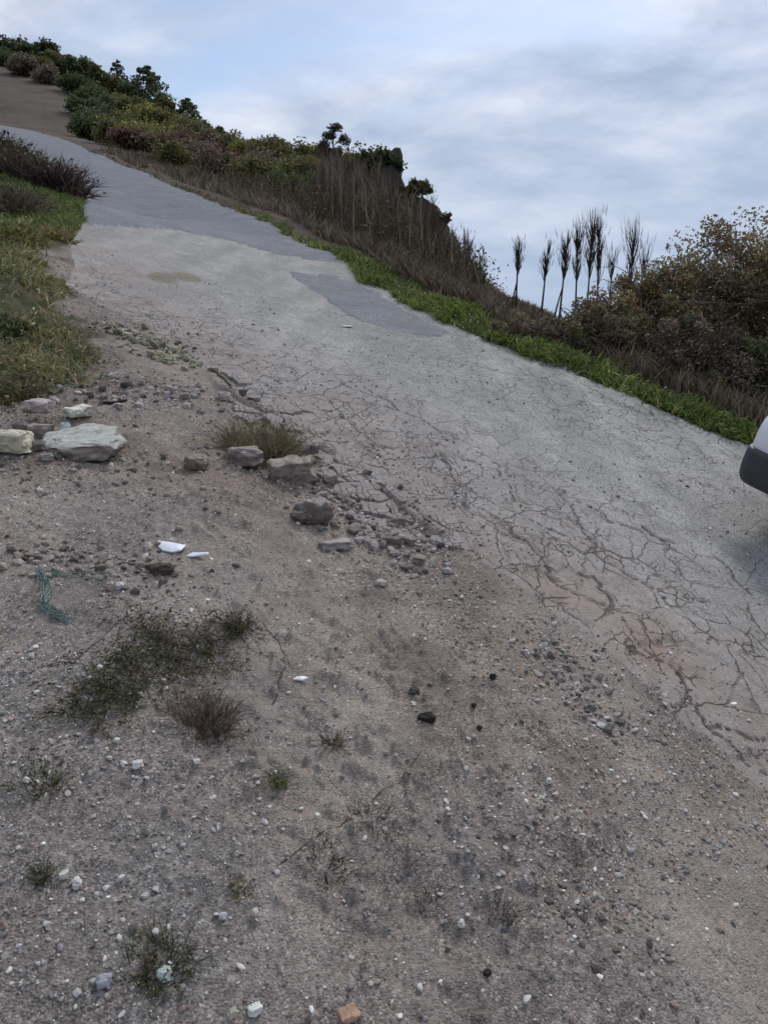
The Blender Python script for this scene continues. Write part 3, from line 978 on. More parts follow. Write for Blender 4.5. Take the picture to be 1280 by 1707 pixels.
stone('rubble_stone', 325, 784, (0.125, 0.10, 0.085), (0.22, 0.16, 0.14), 'small reddish rubble stone apart from the concrete chunks', 'stone', 18, (0.32, 0.26, 0.235), 0.5, 0, 0.25, rough=0.09)
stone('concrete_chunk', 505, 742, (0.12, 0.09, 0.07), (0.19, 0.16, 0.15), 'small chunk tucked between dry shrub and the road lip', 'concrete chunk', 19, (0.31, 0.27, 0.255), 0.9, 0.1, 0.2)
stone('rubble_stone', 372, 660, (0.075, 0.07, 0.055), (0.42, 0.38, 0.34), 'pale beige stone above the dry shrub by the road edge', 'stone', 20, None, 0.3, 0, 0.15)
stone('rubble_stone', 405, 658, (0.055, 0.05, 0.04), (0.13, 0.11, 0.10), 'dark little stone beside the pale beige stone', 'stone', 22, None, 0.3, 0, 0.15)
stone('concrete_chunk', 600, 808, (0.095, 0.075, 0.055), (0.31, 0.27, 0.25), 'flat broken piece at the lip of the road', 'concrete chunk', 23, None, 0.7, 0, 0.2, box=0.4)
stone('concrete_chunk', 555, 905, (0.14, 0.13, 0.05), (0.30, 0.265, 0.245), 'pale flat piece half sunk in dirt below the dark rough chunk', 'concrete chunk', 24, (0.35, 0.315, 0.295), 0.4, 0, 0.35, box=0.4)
stone('rubble_stone', 265, 955, (0.10, 0.075, 0.055), (0.10, 0.075, 0.06), 'dark brown clod beside the white shards', 'clod', 25, None, 0.2, 0, 0.2, rough=0.1)
stone('rubble_stone', 198, 990, (0.032, 0.045, 0.025), (0.52, 0.48, 0.45), 'pinkish white stone near the green net scrap', 'stone', 26, None, 0.2, 0, 0.2)
stone('rubble_stone', 210, 648, (0.07, 0.06, 0.045), (0.085, 0.075, 0.07), 'dark round stone on dirt above the stone pile', 'stone', 27, None, 0.2, 0, 0.2)
stone('black_clod', 712, 1203, (0.062, 0.045, 0.026), (0.03, 0.028, 0.026), 'largest black clod on the dirt in mid foreground', 'clod', 28, None, 0.1, 0, 0.2, rough=0.1)
stone('black_clod', 822, 1134, (0.026, 0.022, 0.018), (0.025, 0.024, 0.023), 'black lump, highest of those on the dirt', 'clod', 29, None, 0.5, 0, 0.15, rough=0.1)
stone('black_clod', 690, 1152, (0.042, 0.032, 0.020), (0.075, 0.068, 0.06), 'dark grey clod above the largest black clod', 'clod', 30, None, 0.5, 0, 0.2, rough=0.1)
stone('black_clod', 800, 1216, (0.020, 0.018, 0.014), (0.025, 0.024, 0.023), 'tiny black lump just right of the largest black clod', 'clod', 31, None, 0.5, 0, 0.15)
stone('black_clod', 790, 1180, (0.018, 0.016, 0.013), (0.03, 0.028, 0.026), 'tiny black lump between two other black lumps', 'clod', 32, None, 0.9, 0, 0.15)
stone('black_clod', 812, 1640, (0.018, 0.016, 0.014), (0.03, 0.028, 0.026), 'tiny black lump near the bottom of the picture', 'clod', 33, None, 0.9, 0, 0.15)
stone('brick_fragment', 583, 1702, (0.045, 0.04, 0.016), (0.42, 0.27, 0.19), 'flat orange brick fragment at the bottom edge', 'brick fragment', 34, None, 0.5, 0, 0.2, box=0.35)
stone('white_pebble', 272, 1625, (0.030, 0.028, 0.026), (0.58, 0.64, 0.60), 'round pale green-white pebble beside the lowest green tuft', 'pebble', 35, None, 0, 0, 0.15)
stone('white_pebble', 424, 1686, (0.028, 0.024, 0.022), (0.72, 0.72, 0.68), 'bright white pebble at the bottom of the picture', 'pebble', 36, None, 0.6, 0, 0.15)
stone('white_pebble', 388, 1690, (0.022, 0.018, 0.018), (0.42, 0.40, 0.32), 'yellowish pebble just left of the bright white one', 'pebble', 37, None, 0.6, 0, 0.15)
stone('grey_pebble', 172, 1645, (0.034, 0.026, 0.024), (0.36, 0.36, 0.40), 'lilac grey pebble in the lower left gravel', 'pebble', 38, None, 0.3, 0, 0.15)
stone('white_pebble', 229, 1292, (0.028, 0.022, 0.02), (0.68, 0.66, 0.60), 'white pebble below the brown tuft, largest of its cluster', 'pebble', 39, None, 0.3, 0, 0.15)
stone('white_pebble', 328, 1278, (0.018, 0.016, 0.016), (0.70, 0.68, 0.63), 'single white pebble right under the brown dry tuft', 'pebble', 40, None, 0.3, 0, 0.15)
_wp = [(150, 1140), (178, 1145), (196, 1136), (215, 1165), (232, 1166), (250, 1140), (272, 1142), (166, 1120), (206, 1283), (182, 1278), (195, 1250), (244, 1305), (44, 1312), (60, 1165), (105, 1470), (126, 1485), (160, 1495), (176, 1480), (200, 1468), (240, 1490), (258, 1478), (78, 1552), (258, 1557), (128, 1480), (370, 1530), (425, 1520), (700, 1655), (770, 1548), (880, 1690), (925, 1330), (915, 1310)]
for i, (u, v) in enumerate(_wp):
    sz = random.uniform(0.016, 0.027)
    c = random.choice([(0.62, 0.60, 0.55), (0.55, 0.54, 0.50), (0.66, 0.65, 0.6), (0.48, 0.47, 0.46)])
    stone('white_pebble', u, v, (sz, sz * random.uniform(.7, 1), sz * random.uniform(.6, .9)), c, 'small whitish pebble lying loose among the finer grey gravel', 'pebble', 50 + i, None, random.uniform(0, 3), 0, 0.15, group='whitish pebbles strewn over the gravel', npts=16, sub=1, rough=0.03)


def shard(name, u, v, outline, thick, mat, label, cat, tilt, rz, dome=0.0):
    """flat broken piece with a real edge"""
    p, t = hit(u, v)
    n = len(outline)
    o2 = np.array(outline, float)
    c = o2.mean(0)
    rings, fs = [], []
    for k, f in enumerate((1.0, 0.6, 0.25)):
        q = c + (o2 - c) * f
        rings.append(np.c_[q, np.full(n, dome * (1 - f * f))])
    v_top = np.concatenate(rings + [np.array([[c[0], c[1], dome]])])
    v_bot = v_top - np.array([0, 0, thick])
    K = len(v_top)
    bm = bmesh.new()
    vs = [bm.verts.new(q) for q in np.concatenate([v_top, v_bot])]
    for o_, fl in ((0, False), (K, True)):
        for r_ in range(2):
            for i in range(n):
                j = (i + 1) % n
                q = [vs[o_ + r_ * n + i], vs[o_ + r_ * n + j], vs[o_ + (r_ + 1) * n + j], vs[o_ + (r_ + 1) * n + i]]
                bm.faces.new(q[::-1] if fl else q)
        for i in range(n):
            j = (i + 1) % n
            q = [vs[o_ + 2 * n + i], vs[o_ + 2 * n + j], vs[o_ + 3 * n]]
            bm.faces.new(q[::-1] if fl else q)
    for i in range(n):
        j = (i + 1) % n
        bm.faces.new([vs[i], vs[K + i], vs[K + j], vs[j]])
    bmesh.ops.recalc_face_normals(bm, faces=bm.faces)
    me = bpy.data.meshes.new(name)
    bm.to_mesh(me)
    bm.free()
    me.materials.append(mat)
    o = link(name, me, None, (p[0], p[1], float(gz(p[0], p[1])[0]) + 0.012), label, cat)
    o.rotation_euler = (tilt[0], tilt[1], rz)
    return o


M_WHITE = mat_plain('glazed_white', (0.74, 0.76, 0.80), 0.25, 0.5, 0, 30, 0.08, 120, 0.0008)
shard('plate_shard', 285, 908, [(-0.056, 0.030), (-0.045, -0.005), (-0.02, -0.028), (0.012, -0.034), (0.042, -0.018), (0.052, 0.016), (0.02, 0.022), (-0.015, 0.028)], 0.005, M_WHITE, 'larger white plate shard lying flat on the dirt', 'shard', (0.35, 0.08), 0.0, 0.008)
shard('plate_shard', 325, 918, [(-0.035, -0.008), (-0.005, -0.016), (0.048, -0.010), (0.050, 0.0), (0.012, 0.008), (-0.012, 0.016)], 0.005, M_WHITE, 'smaller narrow white shard next to the larger one', 'shard', (0.2, -0.1), 0.1, 0.004)
shard('white_chip', 502, 1136, [(-0.024, -0.004), (0.004, -0.008), (0.024, 0.004), (0.008, 0.011), (-0.012, 0.007)], 0.004, M_WHITE, 'thin white chip alone on dirt below the green weed mat', 'shard', (0.25, 0.1), 0.2, 0.003)
shard('white_chip', 578, 545, [(-0.055, -0.02), (0.02, -0.035), (0.06, -0.01), (0.03, 0.03), (-0.03, 0.03)], 0.008, mat_plain('chalky', (0.62, 0.60, 0.57), 0.8, 0.2), 'small whitish flake lying on the road below the dark patch', 'flake', (0.1, 0.0), 0.2, 0.004)


def net_scrap():
    """torn green mesh bag, ropes of netting lying on the dirt"""
    mb = MB()
    rg = np.random.default_rng(5)
    path = [(66, 958), (74, 975), (80, 995), (74, 1018), (92, 1028), (120, 1036)]
    pts = np.array([hit(u, v)[0] for u, v in path])
    for k in range(16):
        q = np.concatenate([np.linspace(pts[i], pts[i + 1], 5)[:-1] for i in range(len(pts) - 1)])
        q = q + rg.normal(0, 0.005, q.shape) + rg.normal(0, 0.007, 3) * np.array([1, 1, 0])
        q[:, 2] = gz(q[:, 0], q[:, 1]) + 0.006 + rg.uniform(0, 0.012)
        mb.tubes(q[None], 0.0017, vary((0.12, 0.185, 0.16), 1, 0.2), 4)
    q0 = np.array([hit(u, v)[0] for u, v in [(78, 962), (110, 966), (150, 968), (190, 976)]])
    for k in range(9):
        q = np.concatenate([np.linspace(q0[i], q0[i + 1], 5)[:-1] for i in range(3)])
        q = q + rg.normal(0, 0.003, q.shape) + np.array([0, rg.normal(0, 0.03), 0]) * np.linspace(0, 1, len(q))[:, None]
        q[:, 2] = gz(q[:, 0], q[:, 1]) + 0.004 + rg.uniform(0, 0.006)
        mb.tubes(q[None], 0.0012, vary((0.13, 0.18, 0.155), 1, 0.2), 4)
    link('net_scrap', mb.mesh('net_scrap', mat_col('green_plastic', 0.45, 0.5)), None, None, 'torn scrap of green plastic netting lying on the dirt', 'net')


net_scrap()


def lying_stick(name, path, r0, col, label):
    pts = np.array([hit(u, v)[0] for u, v in path])
    q = np.concatenate([np.linspace(pts[i], pts[i + 1], 6)[:-1] for i in range(len(pts) - 1)] + [pts[-1:]])
    q += np.random.default_rng(len(path)).normal(0, 0.004, q.shape)
    q[:, 2] = gz(q[:, 0], q[:, 1]) + r0 * 0.7
    mb = MB()
    mb.tubes(q[None], np.linspace(r0, r0 * .5, len(q))[None], col, 6)
    link(name, mb.mesh(name, M_BARK, True), None, None, label, 'stick' if name == 'stick' else 'twig')


lying_stick('stick', [(350, 614), (368, 626), (386, 642)], 0.010, (0.13, 0.13, 0.07), 'short olive stick lying at the road edge above the shrub')
lying_stick('stick', [(168, 672), (192, 675), (214, 674)], 0.011, (0.03, 0.027, 0.025), 'black stick on the dirt behind the stone pile')
lying_stick('fallen_twig', [(40, 1130), (120, 1105), (200, 1040), (245, 1000)], 0.0017, (0.07, 0.055, 0.045), 'long thin dark stem lying left of the green weed mat')
lying_stick('fallen_twig', [(455, 1165), (480, 1110), (468, 1070), (440, 1035)], 0.0017, (0.09, 0.07, 0.055), 'curved thin stem lying right of the green weed mat')
lying_stick('fallen_twig', [(470, 1440), (560, 1370), (640, 1310), (700, 1255)], 0.0017, (0.09, 0.075, 0.06), 'long straight dry stem lying across the mid foreground')

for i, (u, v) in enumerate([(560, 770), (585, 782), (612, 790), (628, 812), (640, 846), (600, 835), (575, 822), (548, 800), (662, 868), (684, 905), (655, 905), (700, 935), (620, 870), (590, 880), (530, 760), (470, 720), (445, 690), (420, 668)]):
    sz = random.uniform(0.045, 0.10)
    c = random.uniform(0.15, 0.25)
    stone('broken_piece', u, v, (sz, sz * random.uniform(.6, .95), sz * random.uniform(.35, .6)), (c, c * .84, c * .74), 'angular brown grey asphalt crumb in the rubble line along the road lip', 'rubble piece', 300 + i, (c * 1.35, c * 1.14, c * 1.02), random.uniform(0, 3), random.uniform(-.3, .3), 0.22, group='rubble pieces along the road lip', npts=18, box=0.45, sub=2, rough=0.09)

# gravel
_ico = None


def ico():
    global _ico
    if _ico is None:
        bm = bmesh.new()
        bmesh.ops.create_icosphere(bm, subdivisions=1, radius=1.0)
        _ico = (np.array([v.co[:] for v in bm.verts]), np.array([[v.index for v in f.verts] for f in bm.faces]))
        bm.free()
    return _ico


def pebbles(x, y, z, size, cols, name, label, rg):
    V, F = ico()
    n = len(x)
    v = V[None] * rg.uniform(0.72, 1.2, (n, len(V), 1))
    v = v * np.stack([np.ones(n), rg.uniform(.6, 1, n), rg.uniform(.4, .85, n)], 1)[:, None] * size[:, None, None]
    a = rg.uniform(0, 6.28, n)
    ca, sa = np.cos(a), np.sin(a)
    tl = rg.normal(0, 0.35, n)
    vx, vy, vz = v[..., 0] * ca[:, None] - v[..., 1] * sa[:, None], v[..., 0] * sa[:, None] + v[..., 1] * ca[:, None], v[..., 2] + v[..., 0] * tl[:, None]
    v = np.stack([vx + x[:, None], vy + y[:, None], vz + z[:, None]], -1)
    f = (F[None] + (np.arange(n) * len(V))[:, None, None]).reshape(-1)
    me = mesh_np(name, v.reshape(-1, 3), f, np.full(len(f) // 3, 3), M_STONE, np.repeat(cols, len(V), 0))
    return link(name, me, kind='stuff', label=label)


def gravel():
    rg = np.random.default_rng(9)
    n = 95000
    a, r = np.radians(rg.uniform(-36, 36, n)), 1.0 + 7.0 * rg.random(n) ** 1.25
    x, y = r * np.sin(a), r * np.cos(a)
    g = ground(x, y)
    dens = np.where(g['road'], 0.10 + 0.25 * sst(g['dl'], 0.9, 0.0), 0.55)
    dens = dens * (0.25 + 1.5 * sst(fbm(x * 1.6, y * 1.6, 3, 111), 0.40, 0.66)) + 0.35 * sst(x, 0.3, -1.0) * sst(y, 2.6, 1.6) * (~g['road'])
    dens = np.where(g['new'], 0.01, dens) * (1 - 0.8 * g['grass'])
    k = rg.random(n) < dens
    x, y, z, r = x[k], y[k], g['z'][k], r[k]
    n = len(x)
    size = np.clip(np.exp(rg.normal(math.log(0.0036), 0.50, n)), 0.0020, 0.0115) * (0.72 + 0.08 * r)
    cols = palette([(0.25, 0.235, 0.225), (0.36, 0.345, 0.33), (0.15, 0.14, 0.135), (0.52, 0.50, 0.46), (0.27, 0.205, 0.175), (0.62, 0.60, 0.56)], [5, 4, 3.0, 1.8, 3, 1.0], n, 0.18, 0.012, rg)
    pebbles(x, y, z + size * 0.25, size, cols, 'gravel', 'loose fine gravel scattered over dirt and road', rg)


gravel()


def rubble_spill():
    """heap of small broken stone and clods along the road edge and by the stone pile"""
    rg = np.random.default_rng(19)
    lines = [([(170, 545), (230, 560), (270, 585), (312, 602)], 300, 0.016, 0.09, [(0.25, 0.235, 0.17), (0.34, 0.32, 0.24), (0.12, 0.11, 0.08)]),
             ([(130, 660), (190, 650), (260, 655), (330, 650)], 260, 0.011, 0.12, [(0.29, 0.26, 0.24), (0.38, 0.35, 0.33), (0.14, 0.125, 0.115)]),
             ([(520, 780), (600, 830), (660, 880), (700, 940)], 420, 0.012, 0.10, [(0.28, 0.24, 0.22), (0.36, 0.32, 0.30), (0.14, 0.12, 0.11)]),
             ([(430, 760), (520, 800), (580, 860)], 240, 0.010, 0.14, [(0.27, 0.225, 0.20), (0.36, 0.32, 0.29), (0.14, 0.12, 0.11)]),
             ([(0, 780), (120, 775), (260, 780), (400, 800)], 300, 0.008, 0.20, [(0.28, 0.235, 0.21), (0.40, 0.37, 0.34), (0.13, 0.115, 0.10)]),
             ([(0, 920), (100, 930), (200, 935), (300, 950)], 260, 0.009, 0.09, [(0.25, 0.205, 0.18), (0.33, 0.28, 0.25), (0.11, 0.09, 0.08)]),
             ([(900, 1400), (960, 1480), (1000, 1560), (1080, 1660)], 260, 0.005, 0.09, [(0.20, 0.165, 0.145), (0.38, 0.36, 0.34), (0.12, 0.10, 0.09)]),
             ([(900, 1060), (950, 1110), (980, 1180), (1030, 1220)], 260, 0.008, 0.06, [(0.24, 0.205, 0.19), (0.36, 0.34, 0.32), (0.12, 0.11, 0.10)])]
    xs, ys, ss, cs = [], [], [], []
    for path, n, sz, sp, cols in lines:
        pts = np.array([hit(u, v)[0][:2] for u, v in path])
        f = rg.uniform(0, len(pts) - 1.001, n)
        i = f.astype(int)
        q = pts[i] + (pts[i + 1] - pts[i]) * (f - i)[:, None] + rg.normal(0, sp, (n, 2))
        xs.append(q[:, 0]); ys.append(q[:, 1])
        ss.append(np.clip(np.exp(rg.normal(math.log(sz), 0.5, n)), 0.003, sz * 2.6))
        cs.append(palette(cols, [5, 2, 3], n, 0.15, 0.015, rg))
    x, y, s, c = np.concatenate(xs), np.concatenate(ys), np.concatenate(ss), np.concatenate(cs)
    pebbles(x, y, gz(x, y) + s * 0.2, s, c, 'rubble', 'crumbled stones and clods spilled along the road edge', rg)


rubble_spill()
# ------------------------------------------------------------------ grass
def in_view(x, y, z, m=120):
    d = y * CP - (z - CAM_H) * SP
    u = 640 + FPX * x / np.maximum(d, 0.1)
    v = 853.5 - FPX * (y * SP + (z - CAM_H) * CP) / np.maximum(d, 0.1)
    return u, v, (d > 0.3) & (u > -m) & (u < 1280 + m) & (v > -m) & (v < 1707 + m)


def blades_on(x, y, z, hmin, hmax, wd, cols, lean=0.5, rg=rng, mb=None):
    n = len(x)
    a = rg.uniform(0, 6.28, n)
    l = np.abs(rg.normal(0, lean, n))
    d = np.stack([np.cos(a) * l, np.sin(a) * l, np.ones(n)], 1)
    d /= np.linalg.norm(d, axis=1)[:, None]
    b = np.stack([np.cos(a), np.sin(a), -np.ones(n) * 0.4], 1) * rg.uniform(0.1, 0.7, (n, 1))
    mb = mb or MB()
    mb.blades(np.stack([x, y, z - 0.004], 1), d, rg.uniform(hmin, hmax, n), wd, b, cols, rg)
    return mb


GREENS = [(0.105, 0.150, 0.036), (0.074, 0.108, 0.03), (0.15, 0.17, 0.055), (0.20, 0.16, 0.085)]


def verge_grass():
    rg = np.random.default_rng(41)
    n = 150000
    # strip along the right edge of the road
    k = rg.integers(4, len(RP) - 5, n)
    A, B = np.array(RP)[k], np.array(RP)[k + 1]
    f = rg.random(n)[:, None]
    d = (B - A) / np.linalg.norm(B - A, axis=1)[:, None]
    nn = np.stack([d[:, 1], -d[:, 0]], 1)
    q = A + (B - A) * f + nn * (rg.random(n) ** 1.2 * 1.15 - 0.12)[:, None] + rg.normal(0, 0.22, (n, 2))
    x, y = q.T
    r = np.hypot(x, y)
    keep = rg.random(n) < np.clip(8.0 / r, 0, 1) ** 1.3
    x, y = x[keep], y[keep]
    g = ground(x, y)
    u, v, ok = in_view(x, y, g['z'])
    wl = 0.20 + 0.06 * sst(u, 900, 1100) + 0.26 * sst(u, 560, 680) * sst(fbm(x * 1.1, y * 1.1, 3, 123), 0.28, 0.70)
    dens = (0.14 + 0.86 * sst(fbm(x * 1.7, y * 1.7, 3, 121), 0.36, 0.58)) * sst(g['dr'], 0.05, -0.05) * sst(-g['dr'] / wl, 1.15, 0.5)
    ok &= rg.random(len(x)) < dens * (0.35 + 0.65 * sst(u, 420, 640))
    x, y, z, r, u = x[ok], y[ok], g['z'][ok], g['r'][ok], u[ok]
    c = palette(GREENS, [5, 4, 2.5, 0.8], len(x), 0.25, 0.08, rg)
    dull = sst(u, 620, 250)[:, None]
    c = c * (1 - dull) + c * np.array([0.9, 0.62, 1.1]) * dull
    c = c * (0.7 + 1.25 * fbm(x * 2.1, y * 2.1, 3, 127))[:, None] * np.array([1.12, 1.05, 1.0])
    mb = blades_on(x, y, z, 0.03, 0.14, 0.007 + 0.0011 * r, c, 0.8, rg)
    # broad clover-like leaves in the strip
    j = rg.random(len(x)) < 0.30
    p = np.stack([x[j], y[j], z[j] + rg.uniform(0.01, 0.07, j.sum())], 1)
    mb.leaves(p, 0.035, 0.028, palette(GREENS, [4, 4, 2, 0.3], j.sum(), 0.25, 0.08, rg), 0.5, rg)
    link('verge_grass', mb.mesh('verge_grass', M_GRASS), kind='stuff', label='bright green grass strip along the far road edge')


verge_grass()


def bank_grass():
    rg = np.random.default_rng(43)
    n = 190000
    r = 2.6 + 12 * rg.random(n) ** 1.3
    a = np.radians(rg.uniform(-44, -8, n))
    x, y = r * np.sin(a), r * np.cos(a)
    g = ground(x, y)
    u, v, ok = in_view(x, y, g['z'], 160)
    pn = fbm(x * 1.5, y * 1.5, 3, 131)
    lush = sst(v, 420, 330) * sst(v, 285, 320) + 0.55 * sst(fbm(x * 0.9, y * 0.9, 2, 141), 0.5, 0.66)
    lush = np.clip(lush, 0, 1)
    dens = sst(g['grass'], 0.25, 0.9) * (1 - 0.62 * sst(v, 400, 470)) * (0.10 + 0.9 * sst(pn, 0.36, 0.58) + 0.5 * lush) * (x < 0)
    ok &= (rg.random(n) < np.clip(dens, 0, 1) * np.clip(0.30 + r / 12, 0, 1)) & ~g['road']
    x, y, z, r, lush = x[ok], y[ok], g['z'][ok], g['r'][ok], lush[ok]
    n = len(x)
    c1 = palette(GREENS, [5, 4, 2.5, 0.6], n, 0.22, 0.08, rg)
    c2 = palette([(0.115, 0.135, 0.042), (0.18, 0.16, 0.07), (0.30, 0.24, 0.14), (0.08, 0.10, 0.034)], [3, 3.5, 3, 2], n, 0.25, 0.08, rg)
    c = np.where((rg.random(n) < lush * 0.9)[:, None], c1, c2)
    c = np.clip(c * (0.6 + 1.3 * fbm(x * 2.4, y * 2.4, 3, 147))[:, None], 0, .6)
    mb = blades_on(x, y, z, 0.02, 0.10, 0.0045 + 0.0010 * r, c, 1.0, rg)
    j = rg.random(n) < 0.28
    p = np.stack([x[j], y[j], z[j] + rg.uniform(0.005, 0.05, j.sum())], 1)
    mb.leaves(p, rg.uniform(0.015, 0.04, j.sum()), 0.018, c[j], 0.55, rg)
    # scattered pale dead bits lying in it
    j = rg.random(n) < 0.08
    p = np.stack([x[j], y[j], z[j] + 0.02], 1)
    mb.leaves(p, rg.uniform(0.03, 0.10, j.sum()), 0.008, palette([(0.32, 0.28, 0.20), (0.22, 0.18, 0.12)], [1, 1], j.sum(), 0.2, 0.05, rg), 0.85, rg)
    link('bank_grass', mb.mesh('bank_grass', M_GRASS), kind='stuff', label='patchy green grass on the left bank beside the road')


bank_grass()


# ------------------------------------------------------------------ weeds that stand or sprawl by themselves
def tuft(name, u, v, rad, hgt, n, cols, wts, label, cat='weed', wd=0.0022, lean=0.9, leafy=0, stem=None, seed=1, leafcol=None):
    rg = np.random.default_rng(seed)
    p, t = hit(u, v)
    a, rr = rg.uniform(0, 6.28, n), rad * np.sqrt(rg.random(n)) * (0.25 + 0.3 * (np.sin(3 * rg.uniform(0, 6.28, n)) + 1) / 2)
    x, y = p[0] + rr * np.cos(a), p[1] + rr * np.sin(a)
    z = gz(x, y)
    a2 = a + rg.normal(0, 0.7, n)
    l = np.abs(rg.normal(0.35, lean * 0.6, n)) * (0.4 + rr / rad * 1.6)
    d = np.stack([np.cos(a2) * l, np.sin(a2) * l, np.ones(n)], 1)
    d /= np.linalg.norm(d, axis=1)[:, None]
    b = np.stack([np.cos(a2), np.sin(a2), -np.full(n, 0.5)], 1) * rg.uniform(0.1, 0.8, (n, 1))
    ln = hgt * rg.uniform(0.15, 1.0, n) ** 1.3
    rr2 = rg.random(n) < 0.35
    d = np.where(rr2[:, None], d * np.array([1, 1, 0.35]) + rg.normal(0, 0.25, (n, 3)), d)
    d[:, 2] = np.abs(d[:, 2]) + 0.03
    d /= np.linalg.norm(d, axis=1)[:, None]
    c = palette(cols, wts, n, 0.22, 0.06, rg)
    c0 = np.array([p[0], p[1], float(gz(p[0], p[1])[0])])
    mb = MB()
    mb.blades(np.stack([x, y, z - 0.004], 1) - c0, d, ln, wd * rg.uniform(0.8, 1.7, n), b, c, rg)
    root = link(name, mb.mesh(name, M_GRASS), None, c0, label, cat)
    if leafy:
        m2 = MB()
        k = rg.integers(0, n, leafy)
        f = rg.uniform(0.2, 0.95, leafy)[:, None]
        q = np.stack([x, y, z], 1)[k] - c0 + d[k] * (ln[k][:, None] * f * 0.9) + b[k] * (ln[k][:, None] * f * f * 0.5)
        m2.leaves(q, rg.uniform(0.5, 1.2, leafy) * wd * 6, wd * 3.2, palette(leafcol or cols, wts if not leafcol else [1] * len(leafcol), leafy, 0.25, 0.08, rg), 0.3, rg)
        link('leaves', m2.mesh('leaves', M_LEAF), root)
    return root


BR = [(0.10, 0.07, 0.05), (0.16, 0.115, 0.08), (0.07, 0.045, 0.035), (0.20, 0.155, 0.11)]
GD = [(0.062, 0.070, 0.028), (0.10, 0.098, 0.045), (0.042, 0.048, 0.02), (0.15, 0.125, 0.075)]


def weed_mat():
    """sprawling dark green weed with wiry stems, flat on the ground"""
    rg = np.random.default_rng(61)
    c0 = hit(265, 1110)[0]
    c0[2] = float(gz(c0[0], c0[1])[0])
    st, lf = MB(), MB()
    spots = [(390, 1055, 60), (330, 1075, 60), (270, 1090, 60), (215, 1110, 70), (180, 1150, 60), (150, 1180, 55), (300, 1120, 50), (240, 1055, 60), (160, 1200, 40), (225, 1160, 50), (350, 1095, 50)]
    for u, v, k in spots:
        p = hit(u, v)[0]
        n = int(k * 0.6)
        a = rg.uniform(0, 6.28, n)
        L = rg.uniform(0.03, 0.13, n)
        m = 6
        f = np.linspace(0, 1, m)[None, :]
        x = p[0] + rg.normal(0, 0.035, (n, 1)) + np.cos(a)[:, None] * L[:, None] * f + rg.normal(0, 0.004, (n, m))
        y = p[1] + rg.normal(0, 0.035, (n, 1)) + np.sin(a)[:, None] * L[:, None] * f + rg.normal(0, 0.004, (n, m))
        z = gz(x.ravel(), y.ravel()).reshape(n, m) + 0.003 + rg.uniform(0.0, 0.045, (n, 1)) * np.sin(f * 2.6)
        q = np.stack([x, y, z], -1) - c0
        st.tubes(q, np.linspace(0.0014, 0.0006, m)[None], palette([(0.10, 0.085, 0.05), (0.07, 0.06, 0.035), (0.06, 0.075, 0.03)], [2, 2, 2], n, 0.2, 0.05, rg), 3)
        w = q[:, 1:].reshape(-1, 3)
        w = w[rg.random(len(w)) < 0.5]
        w = np.repeat(w, 3, 0) + rg.normal(0, 0.008, (len(w) * 3, 3))
        lf.leaves(w, rg.uniform(0.007, 0.018, len(w)), 0.006, palette(GD + [(0.12, 0.09, 0.06)], [3, 2.5, 3, 1.5, 2], len(w), 0.25, 0.07, rg), 0.4, rg)
    root = link('weed_mat', st.mesh('weed_mat', M_DRY), None, c0, 'sprawling dark green weed spreading flat over gravel, widest plant in foreground', 'weed')
    link('leaves', lf.mesh('leaves', M_LEAF), root)


weed_mat()
tuft('dry_tuft', 350, 1205, 0.16, 0.10, 900, BR, [4, 3, 3, 1.2], 'large reddish brown tuft of dry grass right of the green weed mat', 'dry grass', 0.0016, 1.5, seed=62)
tuft('dry_tuft', 320, 1185, 0.16, 0.09, 420, BR, [2, 4, 1, 3], 'paler dry grass tuft between green weed mat and reddish tuft', 'dry grass', 0.0015, 1.6, seed=63)
tuft('green_tuft', 400, 1055, 0.07, 0.11, 160, GD, [3, 3, 3, 1], 'upright green tuft at the upper end of the weed mat', 'weed', 0.0020, 0.8, 80, seed=64)
tuft('dry_tuft', 556, 1235, 0.055, 0.075, 200, BR, [4, 2, 4, 0.5], 'small dark brown tuft alone on the dirt', 'dry grass', 0.0016, 0.9, seed=65)
tuft('green_tuft', 464, 1300, 0.045, 0.05, 120, [(0.12, 0.14, 0.03), (0.17, 0.17, 0.05), (0.09, 0.08, 0.035)], [3, 2, 2], 'small yellow-green tuft below the dark brown tuft', 'weed', 0.0020, 1.0, 40, seed=66)
tuft('green_tuft', 268, 1595, 0.13, 0.075, 420, GD, [3, 3, 4, 1.5], 'green grass tuft beside the round pale pebble', 'weed', 0.0018, 1.3, 120, seed=67)
tuft('green_tuft', 400, 1478, 0.055, 0.04, 120, [(0.12, 0.125, 0.04), (0.17, 0.15, 0.06)], [1, 1], 'tiny olive tuft in the gravel above the lowest green tuft', 'weed', 0.0018, 1.2, 30, seed=68)
tuft('green_tuft', 76, 1465, 0.06, 0.05, 140, GD, [3, 4, 2, 1], 'tiny green tuft near the left edge among gravel', 'weed', 0.0018, 1.1, 40, seed=69)
tuft('green_tuft', 70, 1310, 0.12, 0.05, 260, GD, [3, 3, 3, 1.5], 'low olive tuft at left edge below the weed mat', 'weed', 0.0018, 1.5, 80, seed=70)
tuft('dry_tuft', 542, 1445, 0.12, 0.05, 260, [(0.06, 0.06, 0.035), (0.10, 0.085, 0.06), (0.045, 0.04, 0.03)], [2, 2, 2], 'dark flattened star shaped tuft at mid foreground', 'dry grass', 0.0018, 2.2, seed=71)
tuft('dry_tuft', 620, 1355, 0.17, 0.045, 320, [(0.08, 0.07, 0.05), (0.12, 0.10, 0.075), (0.05, 0.042, 0.034)], [2, 2, 2], 'thin flattened dry grass above the star shaped tuft', 'dry grass', 0.0015, 2.2, seed=72)
